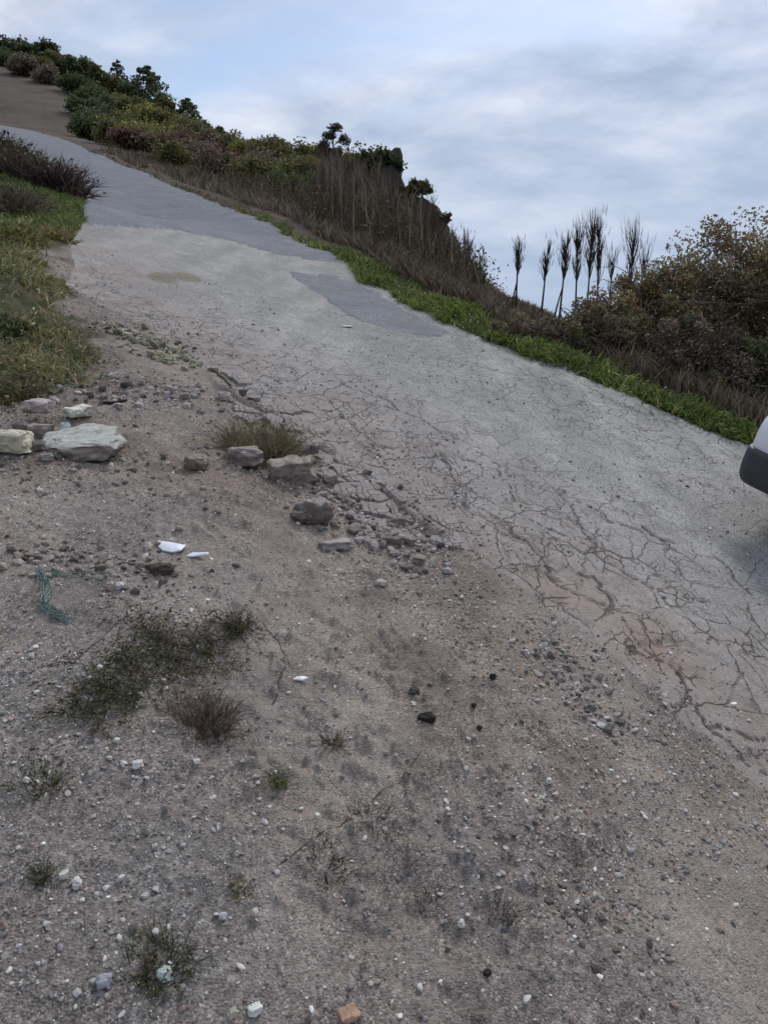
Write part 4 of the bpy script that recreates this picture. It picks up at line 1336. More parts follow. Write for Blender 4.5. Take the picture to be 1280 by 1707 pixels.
tuft('dry_tuft', 838, 1530, 0.085, 0.05, 220, [(0.06, 0.055, 0.045), (0.09, 0.075, 0.06), (0.04, 0.036, 0.03)], [2, 2, 2], 'dark tuft in the lower right gravel', 'dry grass', 0.0015, 1.8, seed=73)
tuft('dry_tuft', 720, 1480, 0.07, 0.04, 120, [(0.06, 0.055, 0.045), (0.09, 0.075, 0.06)], [2, 2], 'faint dark tuft between star shaped and lower right tufts', 'dry grass', 0.0015, 1.8, seed=74)
tuft('dry_shrub', 437, 742, 0.36, 0.25, 1500, [(0.17, 0.135, 0.085), (0.24, 0.195, 0.125), (0.11, 0.085, 0.058), (0.16, 0.145, 0.07)], [3, 3, 2, 2], 'dry olive brown shrub growing behind the concrete chunks', 'shrub', 0.0032, 1.0, 700, seed=75, leafcol=[(0.12, 0.105, 0.05), (0.17, 0.14, 0.07), (0.09, 0.075, 0.045)])
tuft('bank_weed', 90, 318, 0.75, 0.62, 1300, [(0.075, 0.05, 0.045), (0.10, 0.075, 0.07), (0.05, 0.035, 0.03)], [3, 2, 3], 'purple brown dead weed clump overhanging the road on the left bank', 'weed', 0.012, 0.45, 900, seed=76, leafcol=[(0.07, 0.048, 0.045), (0.10, 0.075, 0.07)])
tuft('bank_weed', 40, 300, 0.9, 0.60, 1300, [(0.085, 0.065, 0.04), (0.11, 0.09, 0.05), (0.055, 0.05, 0.022)], [3, 2, 3], 'brown and olive weed clump on the left bank crest', 'weed', 0.012, 0.6, 1100, seed=77, leafcol=[(0.08, 0.075, 0.03), (0.11, 0.085, 0.05), (0.06, 0.05, 0.035)])
tuft('bank_weed', 15, 345, 0.7, 0.40, 900, [(0.13, 0.105, 0.08), (0.10, 0.08, 0.06), (0.07, 0.06, 0.03)], [3, 2, 2], 'greyish dry weed clump low on the left bank', 'weed', 0.010, 0.9, 700, seed=78)
tuft('bank_weed', 8, 262, 0.9, 0.55, 1000, [(0.075, 0.055, 0.04), (0.09, 0.075, 0.035), (0.05, 0.04, 0.03)], [3, 2, 3], 'dark weed clump at the left edge where the road tops out', 'weed', 0.013, 0.6, 900, seed=79)
tuft('leafy_plant', 18, 400, 0.42, 0.24, 220, [(0.10, 0.12, 0.03), (0.17, 0.16, 0.045)], [2, 2], 'yellow-leaved plant at the left edge of the grass bank', 'plant', 0.008, 0.9, 420, seed=80, leafcol=[(0.22, 0.21, 0.05), (0.13, 0.15, 0.035), (0.10, 0.08, 0.035)])
tuft('leafy_plant', 98, 400, 0.26, 0.13, 160, [(0.12, 0.13, 0.03), (0.14, 0.07, 0.03)], [2, 2], 'small red and yellow leaved plant where grass meets road', 'plant', 0.007, 0.9, 260, seed=81, leafcol=[(0.26, 0.23, 0.06), (0.17, 0.07, 0.035), (0.12, 0.14, 0.03)])
tuft('leafy_plant', 20, 545, 0.30, 0.10, 260, [(0.04, 0.065, 0.02), (0.07, 0.08, 0.03)], [2, 2], 'low dark green plant at the left edge above the stone pile', 'plant', 0.005, 1.3, 380, seed=82)
tuft('leafy_plant', 25, 660, 0.34, 0.10, 360, [(0.05, 0.065, 0.02), (0.09, 0.08, 0.035), (0.11, 0.06, 0.03)], [3, 2, 1], 'low green and rusty plant just behind the stone pile', 'plant', 0.0045, 1.3, 380, seed=83)
tuft('dry_tuft', 150, 598, 0.22, 0.07, 300, [(0.10, 0.09, 0.04), (0.14, 0.115, 0.06)], [2, 2], 'olive tuft at the tip of the grass bank toward the road', 'dry grass', 0.0035, 1.4, seed=84)


# ------------------------------------------------------------------ standing dead stalks
def stalk_parts(base, hgt, n_twig, spread, rg, mb_stem, mb_twig, r0=0.008, start=0.42, fork=False, cs=(0.05, 0.042, 0.034), ct=(0.065, 0.052, 0.044)):
    lean = rg.normal(0, 0.03, 2)
    k = 5
    f = np.linspace(0, 1, k)
    pts = base + np.stack([lean[0] * f * hgt, lean[1] * f * hgt, f * hgt * 0.92], 1)
    pl = [pts]
    if fork:
        q0 = base + np.array([rg.choice([-1, 1]) * hgt * 0.075, 0, 0])
        q = q0 + (pts[2] - q0) * f[:, None] + np.array([0, 0, 0.02 * hgt]) * np.sin(f * np.pi)[:, None]
        pl.append(q)
    mb_stem.tubes(np.array(pl), np.linspace(r0, r0 * 0.35, k)[None], vary(cs, len(pl), 0.15, 0.05, rg), 5)
    f0 = rg.uniform(start, 0.97, n_twig)
    b = base + np.stack([lean[0] * f0 * hgt, lean[1] * f0 * hgt, f0 * hgt * 0.92], 1)
    a = rg.uniform(0, 6.28, n_twig)
    tl = rg.uniform(0.20, 0.62, n_twig)
    d = np.stack([np.cos(a) * tl, np.sin(a) * tl, np.ones(n_twig)], 1)
    d /= np.linalg.norm(d, axis=1)[:, None]
    ln = np.minimum(hgt * spread * rg.uniform(0.55, 1.0, n_twig), (1.04 - f0 * 0.92) * hgt + 0.05)
    bd = np.stack([-np.cos(a) * 0.25, -np.sin(a) * 0.25, np.full(n_twig, 0.35)], 1)
    mb_twig.blades(b, d, ln, 0.0095, bd, vary(ct, n_twig, 0.25, 0.06, rg), rg)
    m = b + d * ln[:, None] * rg.uniform(0.4, 1.0, (n_twig, 1))
    mb_twig.blades(m, d, ln * 0.4, 0.005, bd, vary(ct, n_twig, 0.25, 0.06, rg), rg)


SK = [(863, 548, 403, 8.1, True, 70, 'dead stalk with forked foot and bushy top, first of the skyline row'),
      (906, 552, 406, 8.0, False, 66, 'dead stalk with a narrow brush top, second of the skyline row'),
      (937, 552, 393, 7.9, True, 66, 'dead stalk with leaning foot, third of the skyline row'),
      (966, 560, 378, 7.9, False, 56, 'thin dead stalk, fourth of the skyline row'),
      (984, 560, 360, 7.8, False, 74, 'tallest dead stalk with a dense brush top on the skyline'),
      (1004, 560, 370, 7.8, False, 50, 'thin dead stalk just right of the tallest one'),
      (1053, 560, 378, 7.9, False, 60, 'dead stalk rising out of the bramble, last of the row'),
      (806, 560, 452, 8.4, False, 40, 'short dead stalk at the end of the dry thicket'),
      (1020, 560, 420, 8.3, False, 34, 'low thin stalk half hidden behind the bramble top'),
      (1075, 560, 415, 8.2, False, 34, 'low sparse stalk beside the stalk rising from the bramble')]
for i, (u, vb, vt, t, fork, ntw, lab) in enumerate(SK):
    rg = np.random.default_rng(200 + i)
    top = P(u, vt, t)
    zb = float(gz(top[0], top[1])[0])
    base = np.array([top[0], top[1], zb - 0.02])
    a, b = MB(), MB()
    hg = top[2] - zb
    stalk_parts(np.zeros(3), hg, int(ntw * 1.0), 0.30, rg, a, b, 0.013, 0.52, fork)
    root = link('dead_stalk', a.mesh('dead_stalk', M_DRY), None, base, lab, 'stalk', 'dead stalks standing on the skyline')
    link('brush_top', b.mesh('brush_top', M_DRY), root)


def thicket():
    rg = np.random.default_rng(301)
    n = 26000
    k = rg.integers(5, len(RP) - 4, n)
    A, B = np.array(RP)[k], np.array(RP)[k + 1]
    d = (B - A) / np.linalg.norm(B - A, axis=1)[:, None]
    nn = np.stack([d[:, 1], -d[:, 0]], 1)
    off = 0.75 + 8.5 * rg.random(n) ** 1.1
    q = A + (B - A) * rg.random(n)[:, None] + nn * off[:, None]
    x, y = q.T
    g = ground(x, y)
    u, v, ok = in_view(x, y, g['z'], 40)
    ok &= (u < 800) & (g['dr'] < -0.7)
    ok &= ~((u > 770) & (off > 4))
    ok &= off < 1.8 + 6.5 * sst(u, 360, 560)
    ok &= rg.random(n) < 0.12 + 0.88 * sst(u, 210, 400)
    r = g['r']
    ok &= rg.random(n) < np.clip(0.42 * (0.35 + 0.65 * sst(fbm(x * .5, y * .5, 2, 151), 0.35, 0.6)) * (1.3 - r / 60), 0, 1)
    x, y, z, r, u, off = x[ok], y[ok], g['z'][ok], r[ok], u[ok], off[ok]
    n = len(x)
    hg = rg.uniform(0.65, 1.25, n) * (0.60 + 0.40 * sst(off, 0.7, 2.2)) * (1.0 - 0.52 * sst(u, 600, 450)) * (0.75 + 0.5 * vnoise(x * 1.3, y * 1.3, 153)) * (1 + 0.10 * sst(u, 540, 600)) * (1 - 0.45 * sst(u, 610, 790))
    mb = MB()
    f = np.linspace(0, 1, 3)[None, :, None]
    lean = rg.normal(0, 0.075, (n, 1, 2))
    pl = np.concatenate([np.stack([x, y], 1)[:, None] + lean * f * hg[:, None, None] + rg.normal(0, 0.035, (n, 3, 2)) * f, (z[:, None, None] - 0.02) + f * hg[:, None, None] * 0.9], 2)
    tone = palette([(0.125, 0.098, 0.070), (0.18, 0.145, 0.108), (0.07, 0.052, 0.038), (0.25, 0.20, 0.15)], [4, 3, 3, 1.6], n, 0.2, 0.05, rg)
    mb.tubes(pl, np.array([[0.0095, 0.0075, 0.003]]) * (0.7 + r / 22)[:, None], tone, 3)
    m = 7
    kk = np.repeat(np.arange(n), m)
    ff = rg.uniform(0.25, 1.0, n * m)
    b = pl[kk, 0] + (pl[kk, 2] - pl[kk, 0]) * ff[:, None]
    a = rg.uniform(0, 6.28, n * m)
    dv = np.stack([np.cos(a) * 0.38, np.sin(a) * 0.38, np.ones(n * m)], 1)
    dv /= np.linalg.norm(dv, axis=1)[:, None]
    pk = vnoise(x * 0.55, y * 0.55, 157)
    ca = palette([(0.12, 0.09, 0.066), (0.08, 0.054, 0.042), (0.17, 0.135, 0.10)], [4, 3, 2], n * m, 0.25, 0.06, rg)
    cb = palette([(0.085, 0.088, 0.04), (0.12, 0.105, 0.06), (0.06, 0.062, 0.032)], [3, 3, 2], n * m, 0.25, 0.06, rg)
    ct = np.where((rg.random(n * m) < 0.15 + 0.75 * sst(pk, 0.45, 0.75)[kk])[:, None], cb, ca)
    mb.blades(b, dv, hg[kk] * rg.uniform(0.10, 0.30, n * m), (0.005 + 0.0009 * r)[kk], rg.normal(0, 0.35, (n * m, 3)), ct, rg)
    # leafy weeds tangled in between
    nl = 420
    k = rg.choice(n, nl)
    lc = np.stack([x[k], y[k], z[k] + hg[k] * rg.uniform(0.1, 0.75, nl)], 1)
    q = np.repeat(lc, 34, 0) + rg.normal(0, 0.16, (nl * 34, 3)) * np.array([1, 1, 0.8])
    tone2 = np.array([(0.10, 0.10, 0.045), (0.075, 0.08, 0.035), (0.14, 0.115, 0.075), (0.11, 0.075, 0.055)])[rg.integers(0, 4, nl)]
    mb.leaves(q, 0.03 + 0.0016 * np.repeat(r[k], 34), 0.02 + 0.0010 * np.repeat(r[k], 34), np.repeat(tone2, 34, 0) * np.exp(rg.normal(0, 0.25, (nl * 34, 1))), 0.1, rg)
    # taller stalks standing out of the mass
    pick = np.flatnonzero((u > 530) & (u < 785) & (off > 0.9))
    for i in rg.choice(pick, min(320, len(pick)), replace=False):
        hh = rg.uniform(0.85, 1.35) * (1 - 0.42 * float(sst(np.array(u[i]), 610, 785)))
        dk = rg.random() < 0.55
        stalk_parts(np.array([x[i], y[i], z[i] - 0.02]), hh, 16, 0.26, rg, mb, mb, 0.012, 0.5, False, (0.085, 0.066, 0.05) if dk else (0.27, 0.215, 0.16), (0.085, 0.064, 0.052) if dk else (0.18, 0.14, 0.11))
    me = mb.mesh('dry_thicket', M_DRY)
    link('dry_thicket', me, kind='stuff', label='dense thicket of tall dry brown weed stalks beside the road')
    # low pale dry grass and litter at its foot, green sprouts within
    n2 = 40000
    k = rg.integers(4, len(RP) - 5, n2)
    A, B = np.array(RP)[k], np.array(RP)[k + 1]
    d = (B - A) / np.linalg.norm(B - A, axis=1)[:, None]
    nn = np.stack([d[:, 1], -d[:, 0]], 1)
    q = A + (B - A) * rg.random(n2)[:, None] + nn * (0.45 + 2.6 * rg.random(n2) ** 1.4)[:, None]
    x, y = q.T
    g = ground(x, y)
    u, v, ok = in_view(x, y, g['z'], 40)
    ok &= (g['dr'] < -0.3) & (u < 1300) & (rg.random(n2) < np.clip(10 / g['r'], 0, 1))
    x, y, z, r, u = x[ok], y[ok], g['z'][ok], g['r'][ok], u[ok]
    hs = 0.8 - 0.5 * sst(u, 780, 850) + 0.35 * sst(u, 960, 1020)
    c = palette([(0.26, 0.205, 0.15), (0.19, 0.142, 0.105), (0.12, 0.092, 0.07), (0.07, 0.085, 0.03)], [3, 3, 2, 1.2], len(x), 0.2, 0.05, rg)
    mb = blades_on(x, y, z, 0.12 * hs, 0.42 * hs, 0.005 + 0.0010 * r, c, 0.35, rg)
    link('dry_grass', mb.mesh('dry_grass', M_DRY), kind='stuff', label='low pinkish dry grass at the foot of the thicket')


thicket()


# ------------------------------------------------------------------ brambles, bushes and trees
def bramble(name, ctr, rad, n, cols, wts, leaf, label, seed, canes=60, lumps=46, arcs=0, arc_dir=(0, 0)):
    """dome of leaves on tangled canes; ctr on the ground, rad = half sizes and height"""
    rg = np.random.default_rng(seed)
    ctr = np.array([ctr[0], ctr[1], float(gz(ctr[0], ctr[1])[0])])
    rad = np.array(rad)

    def dome(m, lo=0.0):
        d = rg.normal(size=(m, 3))
        d[:, 2] = np.abs(d[:, 2])
        d /= np.linalg.norm(d, axis=1)[:, None]
        return d * (lo + (1 - lo) * rg.random((m, 1)) ** 0.45)

    lc = dome(lumps, 0.55) * rad
    lr = rg.uniform(0.11, 0.24, lumps) * rad.mean()
    k = rg.integers(0, lumps, n)
    e = rg.normal(size=(n, 3))
    e /= np.linalg.norm(e, axis=1)[:, None]
    p = lc[k] + e * (lr[k] * rg.random(n) ** 0.4)[:, None]
    nf = n // 2
    p = np.concatenate([p, dome(nf) * rad * 0.82])
    p[:, 2] = np.abs(p[:, 2])
    tl = rg.integers(0, len(cols), lumps)                 # each lump leans to one tone
    base = palette(cols, wts, len(p), 0.20, 0.06, rg)
    kk = np.concatenate([k, rg.integers(0, lumps, nf)])
    own = np.array(cols)[tl[kk]] * np.exp(rg.normal(0, 0.25, (len(p), 1)))
    pick = rg.random(len(p)) < 0.4
    col = np.clip(np.where(pick[:, None], own, base) * 2.1, 0, 0.6)
    gzz = gz(p[:, 0] + ctr[0], p[:, 1] + ctr[1]) - ctr[2]
    p[:, 2] = p[:, 2] * np.clip(1 - 0 * gzz, 0, 1) + np.clip(gzz, -0.5, 0.6) * 0.8
    st = MB()
    m = 7
    b0 = dome(canes) * rad * np.array([0.8, 0.8, 0.05])
    b1 = dome(canes, 0.8) * rad * 1.04
    b2 = b1 + rg.normal(0, 0.22, (canes, 3)) * rad - np.array([0, 0, 0.15]) * rad
    f = np.linspace(0, 1, m)[None, :, None]
    q = (1 - f) ** 2 * b0[:, None] + 2 * f * (1 - f) * (b1 * 1.25)[:, None] + f * f * b2[:, None]
    q[..., 2] = np.clip(q[..., 2], 0.02, rad[2] * 1.03)
    st.tubes(q, np.linspace(0.006, 0.0025, m)[None], palette([(0.12, 0.085, 0.065), (0.085, 0.05, 0.04), (0.17, 0.14, 0.11)], [3, 2, 2], canes, 0.2, 0.05, rg), 4)
    lf = MB()
    lf.leaves(p, rg.uniform(0.6, 1.35, len(p)) * leaf, leaf * rg.uniform(0.45, 0.75, len(p)), col, 0.15, rg)
    if arcs:
        s0 = dome(arcs, 0.85) * rad
        s0[:, 2] = np.maximum(s0[:, 2], 0.62 * rad[2])
        dirn = np.stack([rg.choice([-1.0, 1.0], arcs) * 0.25 + rg.normal(arc_dir[0], 0.5, arcs), rg.normal(arc_dir[1], 0.4, arcs), rg.uniform(0.15, 0.55, arcs)], 1)
        L = rg.uniform(0.18, 0.5, arcs)[:, None]
        s1 = s0 + dirn * L
        s2 = s1 + dirn * L * np.array([0.8, 0.8, 0.05]) - np.array([0, 0, 0.22]) * rg.uniform(0.3, 1.4, (arcs, 1))
        q = (1 - f) ** 2 * s0[:, None] + 2 * f * (1 - f) * s1[:, None] + f * f * s2[:, None]
        st.tubes(q, np.linspace(0.005, 0.002, m)[None], palette([(0.10, 0.085, 0.06), (0.07, 0.05, 0.04)], [2, 2], arcs, 0.2, 0.05, rg), 4)
        w = q[:, 1:].reshape(-1, 3)
        w = np.repeat(w, 5, 0) + rg.normal(0, 0.016, (len(w) * 5, 3))
        lf.leaves(w, rg.uniform(0.5, 1.1, len(w)) * leaf, leaf * 0.5, palette(cols, wts, len(w), 0.25, 0.08, rg), 0.1, rg)
    root = link(name, st.mesh(name, M_DRY), None, ctr, label, 'bush')
    link('foliage', lf.mesh('foliage', M_LEAF), root)
    return root


BRC = [(0.085, 0.088, 0.036), (0.068, 0.07, 0.03), (0.115, 0.102, 0.05), (0.12, 0.072, 0.048), (0.145, 0.118, 0.085), (0.095, 0.066, 0.048), (0.17, 0.13, 0.05)]
BRW = [3, 2.5, 2.5, 3, 3, 3, 0.8]


def bctr(u, t):
    p = P(u, 600, t)
    return p[0], p[1]


bramble('bramble_bush', bctr(1310, 7.7), (1.3, 0.95, 1.95), 66000, BRC, BRW, 0.040, 'tall bramble bush with arching canes at the right edge of the photo', 401, 170, 130, 60, (-0.5, -0.1))
bramble('bramble_bush', bctr(1105, 7.75), (0.78, 0.75, 1.0), 30000, BRC, BRW, 0.034, 'rounded olive bramble bush with a dead stalk rising from it', 402, 110, 84, 26, (0.5, 0))
bramble('bramble_bush', bctr(985, 7.3), (0.52, 0.42, 0.42), 9000, [(0.10, 0.075, 0.05), (0.075, 0.058, 0.04), (0.13, 0.108, 0.075), (0.075, 0.08, 0.034)], [3, 2, 2, 3.5], 0.034, 'low brown bramble clump under the skyline stalks', 403, 80, 30, 0)
bramble('bramble_bush', bctr(1170, 6.85), (0.66, 0.36, 0.60), 11000, [(0.09, 0.065, 0.05), (0.13, 0.10, 0.08), (0.065, 0.07, 0.03), (0.05, 0.04, 0.032)], [3, 2.5, 2.5, 2], 0.034, 'low greyish brown bramble growth in front of the bigger bushes', 404, 110, 36, 0)
bramble('bramble_bush', bctr(1300, 6.75), (0.5, 0.34, 0.72), 7000, [(0.06, 0.075, 0.028), (0.11, 0.085, 0.065), (0.085, 0.09, 0.04)], [3, 2, 2], 0.036, 'low green bramble beside the car at the right edge', 405, 60, 30, 0)
bramble('low_weeds', bctr(895, 7.45), (0.46, 0.34, 0.18), 3200, [(0.10, 0.07, 0.055), (0.13, 0.10, 0.075), (0.07, 0.075, 0.03)], [3, 2, 1.5], 0.026, 'knee high brown weeds at the feet of the skyline stalks', 406, 60, 24, 0)


def tree(u, vt, t, wpx, label, seed, cols, wts, kind='round', group=None, name='tree', cat='tree', leafn=900, gap=0.0, skirt=0.0):
    rg = np.random.default_rng(seed)
    top = P(u, vt, t)
    zb = float(gz(top[0], top[1])[0])
    H = max(top[2] - zb, (0.035 if t < 60 else 0.022) * t)
    W = wpx * t / FPX * ((1.45 if t < 60 else 1.12) if kind == 'round' else 1.15)
    base = np.array([top[0], top[1], zb - 0.05])
    tr, cr = MB(), MB()
    lf = 0.0036 * t
    bark = (0.06, 0.048, 0.038)
    r0 = max(0.012 * H + 0.02, 0.0011 * t)
    k = 6
    f = np.linspace(0, 1, k)
    bend = rg.normal(0, 0.03, 2) * H
    spine = np.stack([bend[0] * f ** 2, bend[1] * f ** 2, f * H * 0.92], 1)
    tr.tubes(spine[None], np.linspace(r0, r0 * .3, k)[None], bark, 6)
    if kind == 'round':
        nc = 26
        d = rg.normal(size=(nc, 3)); d /= np.linalg.norm(d, axis=1)[:, None]
        lo = 0.30 - skirt
        cc = np.array([bend[0] * .5, bend[1] * .5, H * (0.5 + lo / 2)])
        half = np.array([W / 2 * .72, W / 2 * .72, H * (1 - lo) / 2 * .75])
        pc = cc + d * half * rg.uniform(0.5, 1.0, (nc, 1))
        cr_r = rg.uniform(0.24, 0.5, nc) * W / 2
    elif kind == 'pine':
        nc = 24
        h = np.linspace(0.28, 0.97, nc)
        a = np.arange(nc) * 2.4 + rg.uniform(0, 1, nc)
        out = W / 2 * np.clip(1.15 - h, 0.12, 0.75) * 1.25
        pc = np.stack([np.cos(a) * out * .8, np.sin(a) * out * .8, h * H * 0.96], 1) + np.interp(h, f, spine[:, 0])[:, None] * np.array([1, 0, 0])
        cr_r = out * rg.uniform(0.45, 0.75, nc)
    else:
        nc = 12
        h = rg.uniform(0.35, 0.95, nc)
        a = rg.uniform(0, 6.28, nc)
        out = W / 2 * rg.uniform(0.2, 0.95, nc)
        pc = np.stack([np.cos(a) * out, np.sin(a) * out, h * H], 1)
        cr_r = np.full(nc, 0.16 * W)
    st = np.stack([np.interp(pc[:, 2] * 0.72, spine[:, 2], spine[:, i]) for i in range(3)], 1)
    md = (st + pc) / 2 + np.array([0, 0, 0.04 * H])
    tr.tubes(np.stack([st, md, pc], 1), np.array([[r0 * .45, r0 * .3, r0 * .12]]), bark, 4)
    m = int(leafn * 1.9) // nc
    ki = np.repeat(np.arange(nc), m)
    e = rg.normal(size=(nc * m, 3)); e /= np.linalg.norm(e, axis=1)[:, None]
    p = pc[ki] + e * (cr_r[ki] * rg.random(nc * m) ** 0.5)[:, None] * np.array([1, 1, 0.75 if kind != 'pine' else 0.45])
    p = p[rg.random(len(p)) > gap]
    p[:, 2] = np.maximum(p[:, 2], 0.05)
    cr.leaves(p, lf * rg.uniform(0.7, 1.4, len(p)), lf * .7, np.clip(palette(cols, wts, len(p), 0.3, 0.08, rg) * 1.5, 0, .5), 0.1, rg)
    root = bpy.data.objects.new(name, None)
    COL.objects.link(root)
    root.location = base
    root['label'], root['category'] = label, cat
    if group:
        root['group'] = group
    link('trunk', tr.mesh('trunk', M_BARK), root)
    link('crown', cr.mesh('crown', M_LEAF), root)
    return root


DG = [(0.050, 0.066, 0.028), (0.072, 0.086, 0.036), (0.036, 0.048, 0.022), (0.10, 0.10, 0.045)]
OL = [(0.09, 0.092, 0.036), (0.13, 0.118, 0.045), (0.06, 0.068, 0.027), (0.11, 0.08, 0.045)]
YG = [(0.13, 0.14, 0.04), (0.18, 0.17, 0.05), (0.09, 0.10, 0.032), (0.14, 0.10, 0.045)]
BN = [(0.115, 0.09, 0.065), (0.085, 0.066, 0.048), (0.15, 0.12, 0.09), (0.07, 0.072, 0.035)]
RD = [(0.085, 0.045, 0.032), (0.06, 0.04, 0.03), (0.11, 0.065, 0.045)]
W4 = [4, 3, 3, 1]
# skyline of the far hill
tree(246, 108, 112, 72, 'largest lone pine on the far hill skyline, with gappy dark crown', 501, DG, W4, 'pine', None, 'pine_tree', leafn=1500, gap=0.1)
tree(312, 162, 106, 46, 'smaller pine standing lowest on the far hill skyline', 502, DG, W4, 'pine', None, 'pine_tree', leafn=900, gap=0.2)
tree(194, 98, 113, 38, 'slim grey sparse tree next to the largest pine', 503, [(0.07, 0.075, 0.06), (0.05, 0.055, 0.04)], [1, 1], 'pine', None, 'pine_tree', leafn=420, gap=0.3)
tree(142, 92, 112, 50, 'round dark tree on the hill skyline left of the slim tree', 504, DG, W4, 'round', leafn=1000, skirt=.2)
tree(76, 60, 114, 40, 'round tree whose top stands highest on the far hill', 505, DG, W4, 'round', leafn=800)
tree(22, 62, 114, 76, 'broad dark tree at the top left corner of the hill', 506, DG, W4, 'round', leafn=1500, skirt=.2)
far = [(52, 84, 112, 48, DG), (100, 88, 112, 50, OL), (118, 106, 110, 44, DG), (166, 120, 110, 46, DG), (190, 130, 110, 44, OL), (215, 140, 110, 48, DG),
       (268, 165, 108, 44, DG), (290, 188, 106, 42, DG), (335, 207, 104, 46, OL), (360, 216, 104, 42, DG), (380, 232, 103, 34, DG), (5, 88, 110, 50, DG), (40, 78, 111, 46, DG), (92, 84, 110, 44, OL), (112, 96, 110, 46, DG), (158, 112, 109, 44, OL), (60, 96, 104, 50, OL), (20, 100, 104, 54, DG), (276, 172, 106, 40, OL)]
for i, (u, v, t, w, c) in enumerate(far):
    tree(u, v - 5 - 9 * (i % 3 == 0), t, w * (0.8 + 0.15 * (i % 3)), 'dark rounded tree packed in the wood along the far hill crest', 520 + i, c, W4, 'round', 'trees packed along the far hill crest', leafn=1100, skirt=.3)
mid = [(35, 118, 98, 60, BN), (85, 130, 95, 60, BN), (130, 138, 90, 70, DG), (160, 160, 84, 76, DG), (185, 168, 80, 70, DG), (140, 182, 70, 66, DG), (175, 195, 66, 70, DG), (215, 175, 78, 70, OL), (240, 190, 72, 80, YG),
       (275, 198, 72, 76, OL), (300, 210, 70, 66, OL), (322, 222, 72, 60, DG), (345, 232, 74, 60, OL), (370, 242, 76, 50, DG), (150, 215, 56, 60, DG), (205, 220, 54, 70, OL), (250, 222, 52, 76, YG), (290, 235, 54, 70, OL)]
for i, (u, v, t, w, c) in enumerate(mid):
    lab = {id(DG): 'dark green bushy tree on the hillside above the road', id(OL): 'olive bushy tree on the hillside above the road', id(YG): 'yellowish bushy tree on the hillside above the road', id(BN): 'brown leafless tree above the bare brown slope'}[id(c)]
    tree(u, v - 14, t, w, lab, 540 + i, c, W4, 'round', lab.split(' on ')[0].split(' above')[0].replace(' tree', ' trees') + ' on the hillside', leafn=1800, skirt=.3)
# bushes along the roadside up the hill and on the nearer ridge
bushes = [(150, 232, 50, 46, DG, 'dark bush right at the bend of the upper road'), (190, 240, 44, 60, OL, 'olive bush beside the upper road'), (225, 236, 42, 60, YG, 'yellow-green leafy bush beside the upper road'),
          (215, 262, 36, 50, RD, 'reddish low bush near the upper road edge'), (265, 262, 36, 64, BN, 'brown bush between upper road and yellow-green bush'), (300, 268, 36, 60, RD, 'reddish brown bush above the dry thicket'),
          (340, 262, 40, 66, BN, 'brown bush under the dip of the skyline'), (385, 258, 40, 60, OL, 'olive bush where the far hill meets the near ridge'),
          (412, 247, 34, 50, YG, 'yellow-green bush at the left end of the near ridge'), (462, 232, 34, 46, OL, 'pointed bush standing up from the near ridge'), (440, 250, 33, 60, OL, 'olive bush left below the pointed bush'),
          (490, 254, 33, 60, OL, 'olive bush right of the pointed bush'), (525, 268, 33, 56, YG, 'yellow-green bush below the bare tree'), (555, 276, 33, 56, YG, 'second yellow-green bush below the bare tree'), (590, 285, 33, 50, YG, 'yellow-green bush in front of the crag'),
          (430, 290, 27, 70, BN, 'brown bush in the middle of the near ridge'), (500, 300, 26, 80, OL, 'dull olive bush in the middle of the near ridge'), (560, 320, 24, 80, BN, 'brown bush below the yellow-green ridge bushes'),
          (618, 330, 24, 70, BN, 'brown bush at the foot of the crag'), (360, 300, 26, 60, BN, 'brown bush at the upper end of the dry thicket'), (470, 330, 21, 70, DG, 'dark green bush inside the dry thicket'),
          (322, 258, 33, 70, BN, 'brown bush filling the bare gap above the thicket'), (362, 266, 30, 70, RD, 'reddish bush right of the bare gap'), (282, 262, 31, 60, OL, 'olive bush left of the bare gap'),
          (420, 300, 24, 70, OL, 'olive bush low on the near ridge face'), (530, 318, 22, 70, DG, 'dark bush low on the near ridge face'), (590, 330, 21, 60, OL, 'olive bush between thicket stalks and crag')]
for i, (u, v, t, w, c, lab) in enumerate(bushes):
    tree(u, v, t, w, lab, 600 + i, c, W4 if len(c) == 4 else [1] * len(c), 'round', None, 'bush', 'bush', leafn=1500, skirt=.3)
tree(554, 204, 32, 50, 'thin bare tree alone on the near ridge skyline', 640, [(0.04, 0.042, 0.032), (0.06, 0.055, 0.045)], [1, 1], 'bare', None, 'bare_tree', leafn=800, gap=0.1)
tree(580, 222, 34.4, 34, 'leaning leafless tree just right of the thin bare tree', 641, [(0.06, 0.058, 0.055), (0.08, 0.07, 0.065)], [1, 1], 'bare', None, 'bare_tree', leafn=150, gap=0.3)
tree(714, 326, 30, 20, 'tiny tree on the ledge right of the crag', 642, DG, W4, 'round', None, 'small_tree', leafn=200)
tree(776, 408, 30, 18, 'tiny tree low on the slope right of the crag', 643, DG, W4, 'round', None, 'small_tree', leafn=200)


# ------------------------------------------------------------------ crag and the distant hill
def crag(u, vt, vb, t, wpx, label, seed, dep=3.0):
    top, bot = P(u, vt, t), P(u, vb, t)
    H, W = top[2] - bot[2], wpx * t / FPX
    me = rock_mesh('rock_crag', (W, dep, H), (0.064, 0.056, 0.048), seed, (0.055, 0.052, 0.038), npts=34, box=0.85, sub=3, rough=0.06, mat=M_CRAG)
    return link('rock_crag', me, None, ((top + bot) / 2), label, 'crag')


